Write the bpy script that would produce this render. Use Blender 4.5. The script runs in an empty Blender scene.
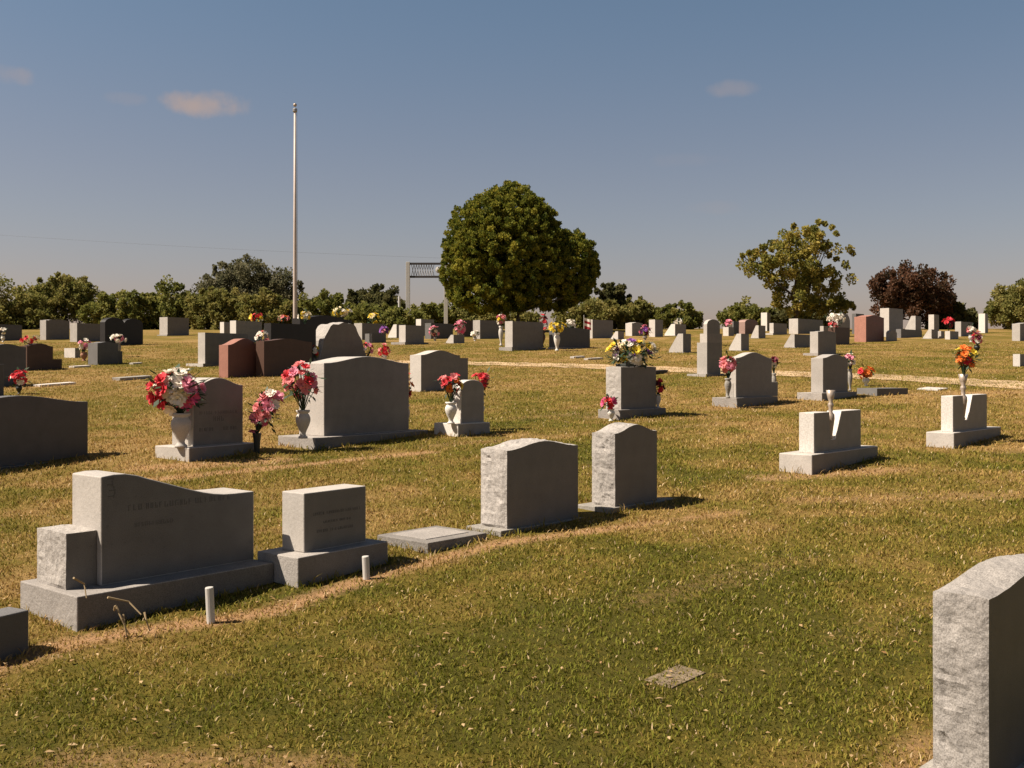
import bpy, bmesh, math, random
import numpy as np
from mathutils import Vector, Matrix, noise as mnoise

random.seed(11)
rng = np.random.default_rng(7)
scene = bpy.context.scene
COL = scene.collection
R = math.radians

# ------------------------------------------------------------------ camera, sky, sun
F = 1050.0          # focal length in pixels of a 1024 px wide picture
HC = 1.7            # eye height
HZ = 366.0          # row of the true horizon
VL = 300.0          # row where the (gently rising) lawn would vanish
K = (HZ - VL) / F   # rise of the lawn per metre

cam = bpy.data.cameras.new('camera')
cam.sensor_width = 36.0
cam.lens = 36.0 * F / 1024.0
cam.shift_y = -(384.0 - HZ) / 1024.0
cam.clip_start = 0.05
cam.clip_end = 6000
cam_ob = bpy.data.objects.new('camera', cam)
COL.objects.link(cam_ob)
cam_ob.location = (0, 0, HC)
cam_ob.rotation_euler = (R(90), 0, 0)
scene.camera = cam_ob

SUN_EL = 52.0
SH = 11.0                                   # ground direction the shadows run to, degrees from +X
sd = Vector((-math.cos(R(SH)) * math.cos(R(SUN_EL)), -math.sin(R(SH)) * math.cos(R(SUN_EL)), math.sin(R(SUN_EL))))
sun = bpy.data.lights.new('sun', 'SUN')
sun.energy = 5.0
sun.angle = R(0.5)
sun.color = (1.0, 0.875, 0.735)
sun_ob = bpy.data.objects.new('sun', sun)
COL.objects.link(sun_ob)
sun_ob.rotation_euler = sd.to_track_quat('Z', 'Y').to_euler()
sun_ob.location = (-20, -10, 30)

world = bpy.data.worlds.new('World')
scene.world = world
world.use_nodes = True
wn = world.node_tree.nodes
wl = world.node_tree.links
bg = wn['Background']
sky = wn.new('ShaderNodeTexSky')
sky.sky_type = 'NISHITA'
sky.sun_disc = False
sky.sun_elevation = R(SUN_EL)
sky.sun_rotation = math.atan2(sd.x, sd.y)
sky.air_density = 1.0
sky.dust_density = 1.2
sky.ozone_density = 1.6
SKY_STRENGTH = 0.098
bg.inputs['Strength'].default_value = SKY_STRENGTH

def wnode(t, **kw):
    n = wn.new(t)
    for k, v in kw.items():
        setattr(n, k, v)
    return n
# dusky tint: the sky warms and greys towards the horizon
geo = wnode('ShaderNodeNewGeometry')
sep = wnode('ShaderNodeSeparateXYZ')
tc = wnode('ShaderNodeTexCoord')
wl.new(tc.outputs['Generated'], sep.inputs[0])
ramp = wnode('ShaderNodeValToRGB')
ramp.color_ramp.interpolation = 'EASE'
els = ramp.color_ramp.elements
els[0].position = 0.0
els[0].color = (0.59, 0.415, 0.395, 1)
els[1].position = 0.36
els[1].color = (0.51, 0.505, 0.475, 1)
e = els.new(0.15); e.color = (0.58, 0.465, 0.425, 1)
e = els.new(0.62); e.color = (0.14, 0.14, 0.14, 1)  # unseen upper sky darkened to cut fill light on the shaded stone faces
wl.new(sep.outputs['Z'], ramp.inputs[0])
mul = wnode('ShaderNodeMix', data_type='RGBA', blend_type='MULTIPLY')
mul.inputs[0].default_value = 1.0
wl.new(sky.outputs[0], mul.inputs[6])
wl.new(ramp.outputs[0], mul.inputs[7])
last = mul.outputs[2]
# small fair-weather clouds, placed by direction in the sky
def cloud(px, py, w, h, dens):
    global last
    d = Vector(((px - 512) / F, 1.0, (HZ - py) / F)).normalized()
    right = Vector((d.y, -d.x, 0)).normalized()
    up = right.cross(d)
    def dot(v, s):
        n = wnode('ShaderNodeVectorMath', operation='DOT_PRODUCT')
        wl.new(tc.outputs['Generated'], n.inputs[0]); n.inputs[1].default_value = v
        m = wnode('ShaderNodeMath', operation='MULTIPLY'); m.inputs[1].default_value = s
        wl.new(n.outputs['Value'], m.inputs[0])
        p = wnode('ShaderNodeMath', operation='POWER'); p.inputs[1].default_value = 2
        a = wnode('ShaderNodeMath', operation='ABSOLUTE'); wl.new(m.outputs[0], a.inputs[0])
        wl.new(a.outputs[0], p.inputs[0])
        return p.outputs[0]
    a = dot(right, F / w); b = dot(up, F / h)
    s = wnode('ShaderNodeMath', operation='ADD'); wl.new(a, s.inputs[0]); wl.new(b, s.inputs[1])
    nz = wnode('ShaderNodeTexNoise'); nz.inputs['Scale'].default_value = 45; nz.inputs['Detail'].default_value = 5
    wl.new(tc.outputs['Generated'], nz.inputs['Vector'])
    nm = wnode('ShaderNodeMath', operation='MULTIPLY_ADD'); nm.inputs[1].default_value = 2.2; nm.inputs[2].default_value = -1.1
    wl.new(nz.outputs['Fac'], nm.inputs[0])
    s2 = wnode('ShaderNodeMath', operation='ADD'); wl.new(s.outputs[0], s2.inputs[0]); wl.new(nm.outputs[0], s2.inputs[1])
    mr = wnode('ShaderNodeMapRange', interpolation_type='SMOOTHSTEP')
    mr.inputs['From Min'].default_value = 1.15; mr.inputs['From Max'].default_value = -0.25
    mr.inputs['To Min'].default_value = 0.0; mr.inputs['To Max'].default_value = dens
    wl.new(s2.outputs[0], mr.inputs['Value'])
    # only in front
    mx = wnode('ShaderNodeMix', data_type='RGBA')
    wl.new(mr.outputs[0], mx.inputs[0]); wl.new(last, mx.inputs[6])
    mx.inputs[7].default_value = (2.5, 2.0, 1.85, 1)
    last = mx.outputs[2]
cloud(204, 104, 40, 14, 0.9)
cloud(125, 99, 22, 7, 0.16)
cloud(732, 89, 26, 9, 0.30)
cloud(14, 75, 18, 10, 0.40)
cloud(715, 208, 30, 8, 0.10)
cloud(690, 160, 40, 8, 0.08)
wl.new(last, bg.inputs['Color'])

vs = scene.view_settings
vs.view_transform = 'Standard'
vs.look = 'None'
vs.exposure = 0.83
vs.gamma = 1.0

# ------------------------------------------------------------------ helpers
def h(x, y):
    """height of the lawn: rises gently, rolls over a crest and falls away"""
    z = K * y
    d = y - 56.0
    if d > 0:
        dm = 40.0
        if d < dm: z -= 0.0011 * d * d
        else: z -= 0.0011 * dm * dm + 0.0022 * dm * (d - dm)
    return z

def gpt(px, py):
    """the spot on the lawn seen at a pixel of the photograph"""
    Y = min(F * HC / max(py - VL, 28.5), 58.0)
    return Vector(((px - 512) / F * Y, Y, h(0, Y)))
def at(px, py, Y):
    return Vector(((px - 512) / F * Y, Y, HC - (py - HZ) / F * Y))
def Yat(py): return F * HC / (py - VL)

def link(o):
    COL.objects.link(o); return o
def tag(o, label=None, cat=None, group=None, kind=None):
    if label: o['label'] = label
    if cat: o['category'] = cat
    if group: o['group'] = group
    if kind: o['kind'] = kind
    return o
def empty(name, loc, rz=0.0):
    o = bpy.data.objects.new(name, None)
    o.empty_display_size = 0.2
    o.location = loc; o.rotation_euler = (0, 0, rz)
    return link(o)
def obj(name, bm, mats, parent=None, smooth=False):
    me = bpy.data.meshes.new(name)
    bm.normal_update()
    bm.to_mesh(me); bm.free()
    for m in (mats if isinstance(mats, (list, tuple)) else [mats]): me.materials.append(m)
    if smooth:
        for p in me.polygons: p.use_smooth = True
    o = bpy.data.objects.new(name, me)
    if parent: o.parent = parent
    return link(o)

# ------------------------------------------------------------------ materials
def new_mat(name):
    m = bpy.data.materials.new(name); m.use_nodes = True
    nt = m.node_tree
    return m, nt, nt.nodes, nt.links, nt.nodes['Principled BSDF']

def granite(name, c1, c2, rough=0.6, bump=0.25, speck=260.0, patch=0.25, stain=0.35, bs=40, bd=0.01):
    c1 = tuple(v * 0.82 for v in c1); c2 = tuple(v * 0.82 for v in c2)
    m, nt, N, L, P = new_mat(name)
    t = N.new('ShaderNodeTexCoord')
    n1 = N.new('ShaderNodeTexNoise'); n1.inputs['Scale'].default_value = speck; n1.inputs['Detail'].default_value = 2
    n2 = N.new('ShaderNodeTexNoise'); n2.inputs['Scale'].default_value = 7; n2.inputs['Detail'].default_value = 6
    n3 = N.new('ShaderNodeTexNoise'); n3.inputs['Scale'].default_value = bs; n3.inputs['Detail'].default_value = 5
    for n in (n1, n2, n3): L.new(t.outputs['Object'], n.inputs['Vector'])
    r = N.new('ShaderNodeValToRGB')
    r.color_ramp.elements[0].position = 0.36; r.color_ramp.elements[0].color = (*c1, 1)
    r.color_ramp.elements[1].position = 0.62; r.color_ramp.elements[1].color = (*c2, 1)
    L.new(n1.outputs['Fac'], r.inputs[0])
    oi = N.new('ShaderNodeObjectInfo')
    mr = N.new('ShaderNodeMapRange')
    mr.inputs['To Min'].default_value = 1 - patch; mr.inputs['To Max'].default_value = 1 + patch * 0.5
    L.new(n2.outputs['Fac'], mr.inputs['Value'])
    mo = N.new('ShaderNodeMapRange'); mo.inputs['To Min'].default_value = 0.82; mo.inputs['To Max'].default_value = 1.12
    L.new(oi.outputs['Random'], mo.inputs['Value'])
    mm = N.new('ShaderNodeMath'); mm.operation = 'MULTIPLY'
    L.new(mr.outputs[0], mm.inputs[0]); L.new(mo.outputs[0], mm.inputs[1])
    mx = N.new('ShaderNodeMix'); mx.data_type = 'RGBA'; mx.blend_type = 'MULTIPLY'; mx.inputs[0].default_value = 1
    L.new(r.outputs[0], mx.inputs[6]); L.new(mm.outputs[0], mx.inputs[7])
    # lichen and rain stains
    sr = N.new('ShaderNodeMapRange'); sr.inputs['From Min'].default_value = 0.58; sr.inputs['From Max'].default_value = 0.72
    sr.inputs['To Max'].default_value = stain
    L.new(n3.outputs['Fac'], sr.inputs['Value'])
    m2 = N.new('ShaderNodeMix'); m2.data_type = 'RGBA'
    L.new(sr.outputs[0], m2.inputs[0]); L.new(mx.outputs[2], m2.inputs[6])
    m2.inputs[7].default_value = (c1[0] * 0.55, c1[1] * 0.55, c1[2] * 0.52, 1)
    L.new(m2.outputs[2], P.inputs['Base Color'])
    P.inputs['Roughness'].default_value = rough; P.inputs['Specular IOR Level'].default_value = 0.3
    b = N.new('ShaderNodeBump'); b.inputs['Strength'].default_value = bump; b.inputs['Distance'].default_value = bd
    L.new(n3.outputs['Fac'], b.inputs['Height']); L.new(b.outputs[0], P.inputs['Normal'])
    return m

M = {}
M['grey'] = granite('grey_granite', (0.46, 0.425, 0.385), (0.70, 0.65, 0.59))
M['footing'] = granite('grey_granite_footing', (0.34, 0.31, 0.285), (0.55, 0.51, 0.465), 0.8, 0.5, 200, 0.35, 0.4)
M['rough'] = granite('rock_pitched_granite', (0.33, 0.305, 0.28), (0.56, 0.52, 0.475), 0.85, 0.7, 190, 0.3, 0.35, 30, 0.012)
M['pale'] = granite('pale_granite', (0.56, 0.51, 0.46), (0.76, 0.71, 0.64), 0.7, 0.25)
M['white'] = granite('white_marble', (0.76, 0.70, 0.63), (0.92, 0.88, 0.81), 0.6, 0.15, 60, 0.15, 0.15)
M['concrete'] = granite('weathered_concrete', (0.30, 0.28, 0.25), (0.46, 0.43, 0.38), 0.9, 0.6, 120, 0.35, 0.4)
M['worn'] = granite('worn_stone', (0.22, 0.165, 0.09), (0.36, 0.28, 0.19), 0.95, 0.6, 60, 0.5, 0.6)
M['ledger'] = granite('dark_ledger_stone', (0.20, 0.185, 0.17), (0.32, 0.295, 0.265), 0.9, 0.5, 150, 0.4, 0.5)
M['dark'] = granite('dark_grey_granite', (0.15, 0.145, 0.14), (0.26, 0.25, 0.24), 0.45)
M['red'] = granite('red_granite', (0.36, 0.16, 0.115), (0.56, 0.28, 0.21), 0.5)
M['pink'] = granite('pink_granite', (0.36, 0.22, 0.18), (0.55, 0.37, 0.31), 0.55)
M['brown'] = granite('brown_granite', (0.085, 0.048, 0.035), (0.16, 0.09, 0.065), 0.5)
M['black'] = granite('black_granite', (0.014, 0.012, 0.012), (0.035, 0.031, 0.029), 0.55, 0.05)

for k_, dk in (('grey', .52), ('rough', .44), ('pale', .48), ('white', .48), ('dark', .55), ('red', .55), ('pink', .5), ('brown', .6), ('black', .8), ('concrete', .6)):  # polished front and back faces, darkened below the rims to carry their shade
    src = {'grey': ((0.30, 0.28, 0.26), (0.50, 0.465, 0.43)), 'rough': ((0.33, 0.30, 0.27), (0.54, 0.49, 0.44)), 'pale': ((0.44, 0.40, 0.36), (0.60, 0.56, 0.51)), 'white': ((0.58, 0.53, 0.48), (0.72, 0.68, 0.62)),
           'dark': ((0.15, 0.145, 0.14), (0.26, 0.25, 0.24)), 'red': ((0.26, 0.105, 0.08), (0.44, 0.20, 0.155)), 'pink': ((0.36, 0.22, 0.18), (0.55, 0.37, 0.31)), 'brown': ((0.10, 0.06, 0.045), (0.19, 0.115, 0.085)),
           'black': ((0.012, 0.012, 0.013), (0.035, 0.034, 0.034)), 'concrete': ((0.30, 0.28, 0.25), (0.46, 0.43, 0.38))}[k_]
    M[k_ + '_face'] = granite('polished_shaded_' + k_, tuple(v * dk for v in src[0]), tuple(v * dk for v in src[1]), 0.5, 0.06, 260, 0.3, 0.3)

def plain(name, c, rough=0.6, metal=0.0, var=0.15, scale=8, transl=0.0):
    c = tuple(v * 0.82 for v in c)
    m, nt, N, L, P = new_mat(name)
    t = N.new('ShaderNodeTexCoord')
    n = N.new('ShaderNodeTexNoise'); n.inputs['Scale'].default_value = scale; n.inputs['Detail'].default_value = 4
    L.new(t.outputs['Object'], n.inputs['Vector'])
    mr = N.new('ShaderNodeMapRange'); mr.inputs['To Min'].default_value = 1 - var * 2; mr.inputs['To Max'].default_value = 1 + var
    L.new(n.outputs['Fac'], mr.inputs['Value'])
    mx = N.new('ShaderNodeMix'); mx.data_type = 'RGBA'; mx.blend_type = 'MULTIPLY'; mx.inputs[0].default_value = 1
    mx.inputs[6].default_value = (*c, 1); L.new(mr.outputs[0], mx.inputs[7])
    L.new(mx.outputs[2], P.inputs['Base Color'])
    P.inputs['Roughness'].default_value = rough; P.inputs['Metallic'].default_value = metal
    if transl:
        out = N['Material Output']
        tr = N.new('ShaderNodeBsdfTranslucent'); L.new(mx.outputs[2], tr.inputs['Color'])
        ms = N.new('ShaderNodeMixShader'); ms.inputs[0].default_value = transl
        L.new(P.outputs[0], ms.inputs[1]); L.new(tr.outputs[0], ms.inputs[2]); L.new(ms.outputs[0], out.inputs['Surface'])
    return m

PET = {
 'r': plain('red_petal', (0.86, 0.04, 0.06), 0.7, transl=0.25), 'p': plain('pink_petal', (1.0, 0.34, 0.46), 0.7, transl=0.25),
 'm': plain('magenta_petal', (0.95, 0.14, 0.34), 0.7, transl=0.25), 'w': plain('white_petal', (1.1, 1.02, 0.88), 0.7, transl=0.25),
 'y': plain('yellow_petal', (1.0, 0.74, 0.06), 0.7, transl=0.25), 'o': plain('orange_petal', (1.0, 0.25, 0.03), 0.7, transl=0.25),
 'v': plain('violet_petal', (0.30, 0.08, 0.42), 0.7, transl=0.25), 'c': plain('cream_petal', (1.05, 0.90, 0.55), 0.7, transl=0.25),
 'k': plain('salmon_petal', (1.0, 0.32, 0.32), 0.7, transl=0.25), 'd': plain('maroon_petal', (0.20, 0.01, 0.03), 0.7, transl=0.2)}
M['leaf'] = plain('silk_leaf', (0.035, 0.075, 0.03), 0.6, transl=0.2)
M['stem'] = plain('dark_stem', (0.03, 0.04, 0.02), 0.7)
M['paint'] = plain('white_paint', (0.72, 0.69, 0.64), 0.5, var=0.1)
M['polepaint'] = plain('faded_pole_paint', (0.66, 0.55, 0.48), 0.5, var=.12, scale=3)
M['steel'] = plain('galvanised_steel', (0.45, 0.44, 0.43), 0.45, 0.5)
M['bronze'] = plain('bronze', (0.55, 0.45, 0.36), 0.45, 0.4)
M['terra'] = plain('terracotta', (0.42, 0.20, 0.12), 0.8)
M['cone'] = plain('dark_plastic', (0.02, 0.025, 0.02), 0.5)
M['cut'] = plain('engraving_shadow', (0.15, 0.14, 0.13), 0.9)
M['straw'] = plain('dry_stalk', (0.42, 0.31, 0.17), 0.9)
M['flagred'] = plain('flag_red', (0.45, 0.03, 0.04), 0.8, transl=0.3)
M['bark'] = plain('bark', (0.11, 0.085, 0.065), 0.95, var=0.3, scale=14)
M['greymesh'] = plain('faded_sign_panel', (0.46, 0.43, 0.42), 0.7)
M['fadedtext'] = plain('faded_sign_lettering', (0.26, 0.25, 0.25), 0.7)
M['darkrail'] = plain('dark_painted_rail', (0.07, 0.06, 0.06), 0.6)

def leafmat(name, transl=0.3):
    m, nt, N, L, P = new_mat(name)
    a = N.new('ShaderNodeVertexColor'); a.layer_name = 'tone'
    L.new(a.outputs['Color'], P.inputs['Base Color'])
    P.inputs['Roughness'].default_value = 0.75
    P.inputs['Specular IOR Level'].default_value = 0.2
    tr = N.new('ShaderNodeBsdfTranslucent'); L.new(a.outputs['Color'], tr.inputs['Color'])
    ms = N.new('ShaderNodeMixShader'); ms.inputs[0].default_value = transl
    L.new(P.outputs[0], ms.inputs[1]); L.new(tr.outputs[0], ms.inputs[2])
    L.new(ms.outputs[0], N['Material Output'].inputs['Surface'])
    return m
M['foliage'] = leafmat('foliage', 0.45)
M['grassblade'] = leafmat('grass_blade', 0.25)

# ------------------------------------------------------------------ lawn
def vnoise(x, y, seed=0):
    xi = np.floor(x).astype(np.int64); yi = np.floor(y).astype(np.int64)
    fx = x - xi; fy = y - yi
    fx = fx * fx * (3 - 2 * fx); fy = fy * fy * (3 - 2 * fy)
    def hsh(a, b):
        n = (a * 374761393 + b * 668265263 + seed * 974711) & 0x7fffffff
        n = ((n ^ (n >> 13)) * 1274126177) & 0x7fffffff
        n = n ^ (n >> 16)
        return (n & 0xffff) / 65535.0
    a = hsh(xi, yi); b = hsh(xi + 1, yi); c = hsh(xi, yi + 1); d = hsh(xi + 1, yi + 1)
    return (a * (1 - fx) + b * fx) * (1 - fy) + (c * (1 - fx) + d * fx) * fy
def fbm(x, y, seed=0, o=4):
    s = 0; w = 0.5; t = 0
    for k in range(o):
        s = s + w * vnoise(x * 2 ** k, y * 2 ** k, seed + k); t += w; w *= 0.5
    return s / t

def seg_dist(x, y, a, b):
    dx, dy = b[0] - a[0], b[1] - a[1]
    t = np.clip(((x - a[0]) * dx + (y - a[1]) * dy) / (dx * dx + dy * dy), 0, 1)
    return np.hypot(x - a[0] - t * dx, y - a[1] - t * dy)
STRIPS = [  # worn, dry strips in front of the rows: two pixels, half width in metres, strength
    ((-40, 676), (77, 641), 0.13, 0.8), ((77, 641), (272, 612), 0.11, 0.85), ((272, 612), (390, 571), 0.13, 0.85), ((390, 571), (502, 543), 0.12, 0.8), ((502, 543), (620, 527), 0.10, 0.8), ((620, 527), (740, 512), 0.12, 0.6),
    ((90, 486), (430, 452), 0.16, 0.75), ((430, 446), (720, 424), 0.25, 0.45),
    ((640, 420), (720, 417), 0.3, 0.4), ((770, 478), (900, 470), 0.25, 0.65), ((800, 500), (1060, 494), 0.3, 0.5), ((640, 600), (800, 560), 0.25, 0.35), ((860, 640), (940, 600), .3, .3),
    ((150, 468), (280, 460), 0.3, 0.7), ((60, 760), (330, 764), 0.14, 0.5), ((650, 690), (712, 674), 0.12, 0.28),
    ((905, 768), (930, 740), 0.15, 0.6), ((520, 418), (600, 412), 0.3, 0.4), ((880, 395), (1030, 392), 0.4, 0.5),
    ((710, 409), (790, 404), 0.3, 0.4), ((1000, 452), (1060, 448), 0.3, 0.4), ((590, 417), (640, 420), .3, .5),
]
STR3 = [(gpt(*a), gpt(*b), w, s) for a, b, w, s in STRIPS]
GREEN = [((560, 640), 0.8), ((760, 610), 0.7), ((330, 600), 0.5), ((700, 560), 0.9), ((120, 700), 0.6), ((480, 690), 0.6), ((640,460),1.2)]
GR3 = [(gpt(*p), r) for p, r in GREEN]
def dryness(x, y):
    n = fbm(x * 0.9 + 11, y * 0.9 + 5, 3)
    n2 = fbm(x * 0.22 + 40, y * 0.22 + 9, 21)
    n3 = fbm(x * 3.1, y * 3.1, 33, 3)
    d = 0.47 + (n - 0.5) * 1.0 + (n2 - 0.5) * 0.8 + (n3 - 0.5) * 0.9
    d = d + np.clip((y - 7) / 50.0, 0, 0.15)
    for g, r in GR3:
        d = d - 0.28 * np.exp(-((x - g.x) ** 2 + (y - g.y) ** 2) / (r * r))
    wob = 0.6 + 0.9 * fbm(x * 2.3 + 3, y * 2.3, 55, 3)
    bare = 0 * x
    for a, b, w, s in STR3:
        q = np.exp(-(seg_dist(x, y, a, b) / (w * wob)) ** 2) * s
        bare = np.maximum(bare, q)
    return np.clip(d, 0, 1), bare

ys = np.concatenate([np.arange(-6, 2, 0.5), np.arange(2, 14, 0.1), np.geomspace(14, 80, 140), np.geomspace(84, 2600, 40)])
xs_h = np.concatenate([np.arange(0, 8, 0.12), np.geomspace(8, 40, 60), np.geomspace(42, 1500, 24)])
xs = np.concatenate([-xs_h[:0:-1], xs_h])
gx, gy = np.meshgrid(xs, ys)
gz = np.vectorize(lambda y: h(0, y))(gy)
nv = gx.size
co = np.stack([gx, gy, gz], -1).reshape(-1, 3)
nxx, nyy = len(xs), len(ys)
ii = np.arange((nyy - 1) * (nxx - 1)); rr = ii // (nxx - 1); cc = ii % (nxx - 1)
quads = np.stack([rr * nxx + cc, rr * nxx + cc + 1, (rr + 1) * nxx + cc + 1, (rr + 1) * nxx + cc], -1)
def np_mesh(name, co, faces, col=None, colname='tone'):
    me = bpy.data.meshes.new(name)
    me.vertices.add(len(co)); me.vertices.foreach_set('co', co.astype(np.float32).ravel())
    k = faces.shape[1]
    me.loops.add(faces.size); me.loops.foreach_set('vertex_index', faces.astype(np.int32).ravel())
    me.polygons.add(len(faces)); me.polygons.foreach_set('loop_start', np.arange(0, faces.size, k, dtype=np.int32))
    me.update(calc_edges=True)
    if col is not None:
        a = me.color_attributes.new(colname, 'FLOAT_COLOR', 'POINT')
        a.data.foreach_set('color', col.astype(np.float32).ravel())
    me.validate()
    return me
dr, ba = dryness(co[:, 0], co[:, 1])
col = np.stack([dr, ba, 0 * dr, 0 * dr + 1], -1)
me = np_mesh('lawn', co, quads, col, 'wear')
m, nt, N, L, P = new_mat('lawn_turf')
va = N.new('ShaderNodeVertexColor'); va.layer_name = 'wear'
sp = N.new('ShaderNodeSeparateColor'); L.new(va.outputs['Color'], sp.inputs[0])
t = N.new('ShaderNodeTexCoord')
nA = N.new('ShaderNodeTexNoise'); nA.inputs['Scale'].default_value = 22; nA.inputs['Detail'].default_value = 8; nA.inputs['Roughness'].default_value = 0.7
nB = N.new('ShaderNodeTexNoise'); nB.inputs['Scale'].default_value = 4; nB.inputs['Detail'].default_value = 6; nB.inputs['Roughness'].default_value = 0.65
for n in (nA, nB): L.new(t.outputs['Object'], n.inputs['Vector'])
def mth(op, a, b=None, c=None):
    n = N.new('ShaderNodeMath'); n.operation = op
    for i, v in enumerate((a, b, c)):
        if v is None: continue
        if isinstance(v, (int, float)): n.inputs[i].default_value = v
        else: L.new(v, n.inputs[i])
    return n.outputs[0]
f1 = mth('ADD', sp.outputs[0], mth('MULTIPLY_ADD', nA.outputs['Fac'], 1.3, -0.65))
f1 = mth('ADD', f1, mth('MULTIPLY_ADD', nB.outputs['Fac'], 0.8, -0.4))
rp = N.new('ShaderNodeValToRGB'); L.new(f1, rp.inputs[0])
E = rp.color_ramp.elements
E[0].position = 0.0; E[0].color = (0.074, 0.067, 0.011, 1)
E[1].position = 1.0; E[1].color = (0.28, 0.18, 0.068, 1)
e = E.new(0.35); e.color = (0.135, 0.106, 0.019, 1)
e = E.new(0.65); e.color = (0.19, 0.13, 0.034, 1)
f2 = mth('ADD', sp.outputs[1], mth('MULTIPLY_ADD', nA.outputs['Fac'], 0.8, -0.4))
f2 = mth('MULTIPLY', mth('GREATER_THAN', sp.outputs[1], 0.02), f2)
r2 = N.new('ShaderNodeMapRange'); r2.inputs['From Min'].default_value = 0.25; r2.inputs['From Max'].default_value = 0.8
L.new(f2, r2.inputs['Value'])
mx = N.new('ShaderNodeMix'); mx.data_type = 'RGBA'
L.new(r2.outputs[0], mx.inputs[0]); L.new(rp.outputs[0], mx.inputs[6]); mx.inputs[7].default_value = (0.38, 0.225, 0.115, 1)
L.new(mx.outputs[2], P.inputs['Base Color']); P.inputs['Roughness'].default_value = 0.95
P.inputs['Specular IOR Level'].default_value = 0.1
bp = N.new('ShaderNodeBump'); bp.inputs['Strength'].default_value = 1.0; bp.inputs['Distance'].default_value = 0.035
L.new(nA.outputs['Fac'], bp.inputs['Height']); L.new(bp.outputs[0], P.inputs['Normal'])
me.materials.append(m)
lawn = link(bpy.data.objects.new('lawn', me)); lawn['kind'] = 'structure'
for p in me.polygons: p.use_smooth = True

# dirt road crossing the cemetery
ROAD = [(330, 358.5, 360.5), (425, 361, 364), (490, 362.0, 365.4), (560, 363.6, 367.5), (610, 365, 369.5), (680, 367.5, 372.5), (760, 370.5, 375.5),
        (840, 373, 378), (900, 375.5, 380.5), (960, 378.5, 385), (1030, 382, 390), (1130, 389, 400)]
bm = bmesh.new()
dense = []
for a, b in zip(ROAD, ROAD[1:]):
    for k in range(10):
        t_ = k / 10
        dense.append(tuple(a[i] * (1 - t_) + b[i] * t_ for i in range(3)))
vs_ = []
for px, y0, y1 in dense:
    w1 = 0.9 * (random.random() - 0.5); w2 = 0.9 * (random.random() - 0.5)
    A = gpt(px, y0 + w1); B = gpt(px, y1 + w2)
    row = [bm.verts.new((A.lerp(B, q)) + Vector((0, 0, 0.008))) for q in (0, .33, .66, 1)]
    vs_.append(row)
for r0, r1 in zip(vs_, vs_[1:]):
    for q in range(3): bm.faces.new((r0[q + 1], r1[q + 1], r1[q], r0[q]))
m, nt, N, L, P = new_mat('sandy_road')
t = N.new('ShaderNodeTexCoord'); n = N.new('ShaderNodeTexNoise'); n.inputs['Scale'].default_value = 1.6; n.inputs['Detail'].default_value = 9; n.inputs['Roughness'].default_value = .7
L.new(t.outputs['Object'], n.inputs['Vector'])
rp = N.new('ShaderNodeValToRGB'); L.new(n.outputs['Fac'], rp.inputs[0])
rp.color_ramp.elements[0].position = 0.36; rp.color_ramp.elements[0].color = (0.19, 0.125, 0.055, 1)
rp.color_ramp.elements[1].position = 0.55; rp.color_ramp.elements[1].color = (0.48, 0.34, 0.19, 1)
L.new(rp.outputs[0], P.inputs['Base Color']); P.inputs['Roughness'].default_value = 1
road = obj('dirt_road', bm, m); road['kind'] = 'structure'

# ------------------------------------------------------------------ headstones
FOOT = []       # footprints: centre x, y, yaw, half width, half depth
G_UP = 'headstones set out in rows on the lawn'
G_SL = 'slant grave markers on the lawn'
G_FL = 'flat grave markers set in the turf'
def box(bm, x0, x1, y0, y1, z0, z1, bev=0.0, face=0):
    vv = [bm.verts.new(p) for p in ((x0, y0, z0), (x1, y0, z0), (x1, y1, z0), (x0, y1, z0), (x0, y0, z1), (x1, y0, z1), (x1, y1, z1), (x0, y1, z1))]
    ff = [bm.faces.new([vv[i] for i in q]) for q in ((3, 2, 1, 0), (4, 5, 6, 7), (0, 1, 5, 4), (1, 2, 6, 5), (2, 3, 7, 6), (3, 0, 4, 7))]
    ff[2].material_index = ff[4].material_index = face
    if bev:
        eds = list({e for f in ff for e in f.edges})
        bmesh.ops.bevel(bm, geom=eds, offset=bev, segments=2, affect='EDGES', profile=0.5)
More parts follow.
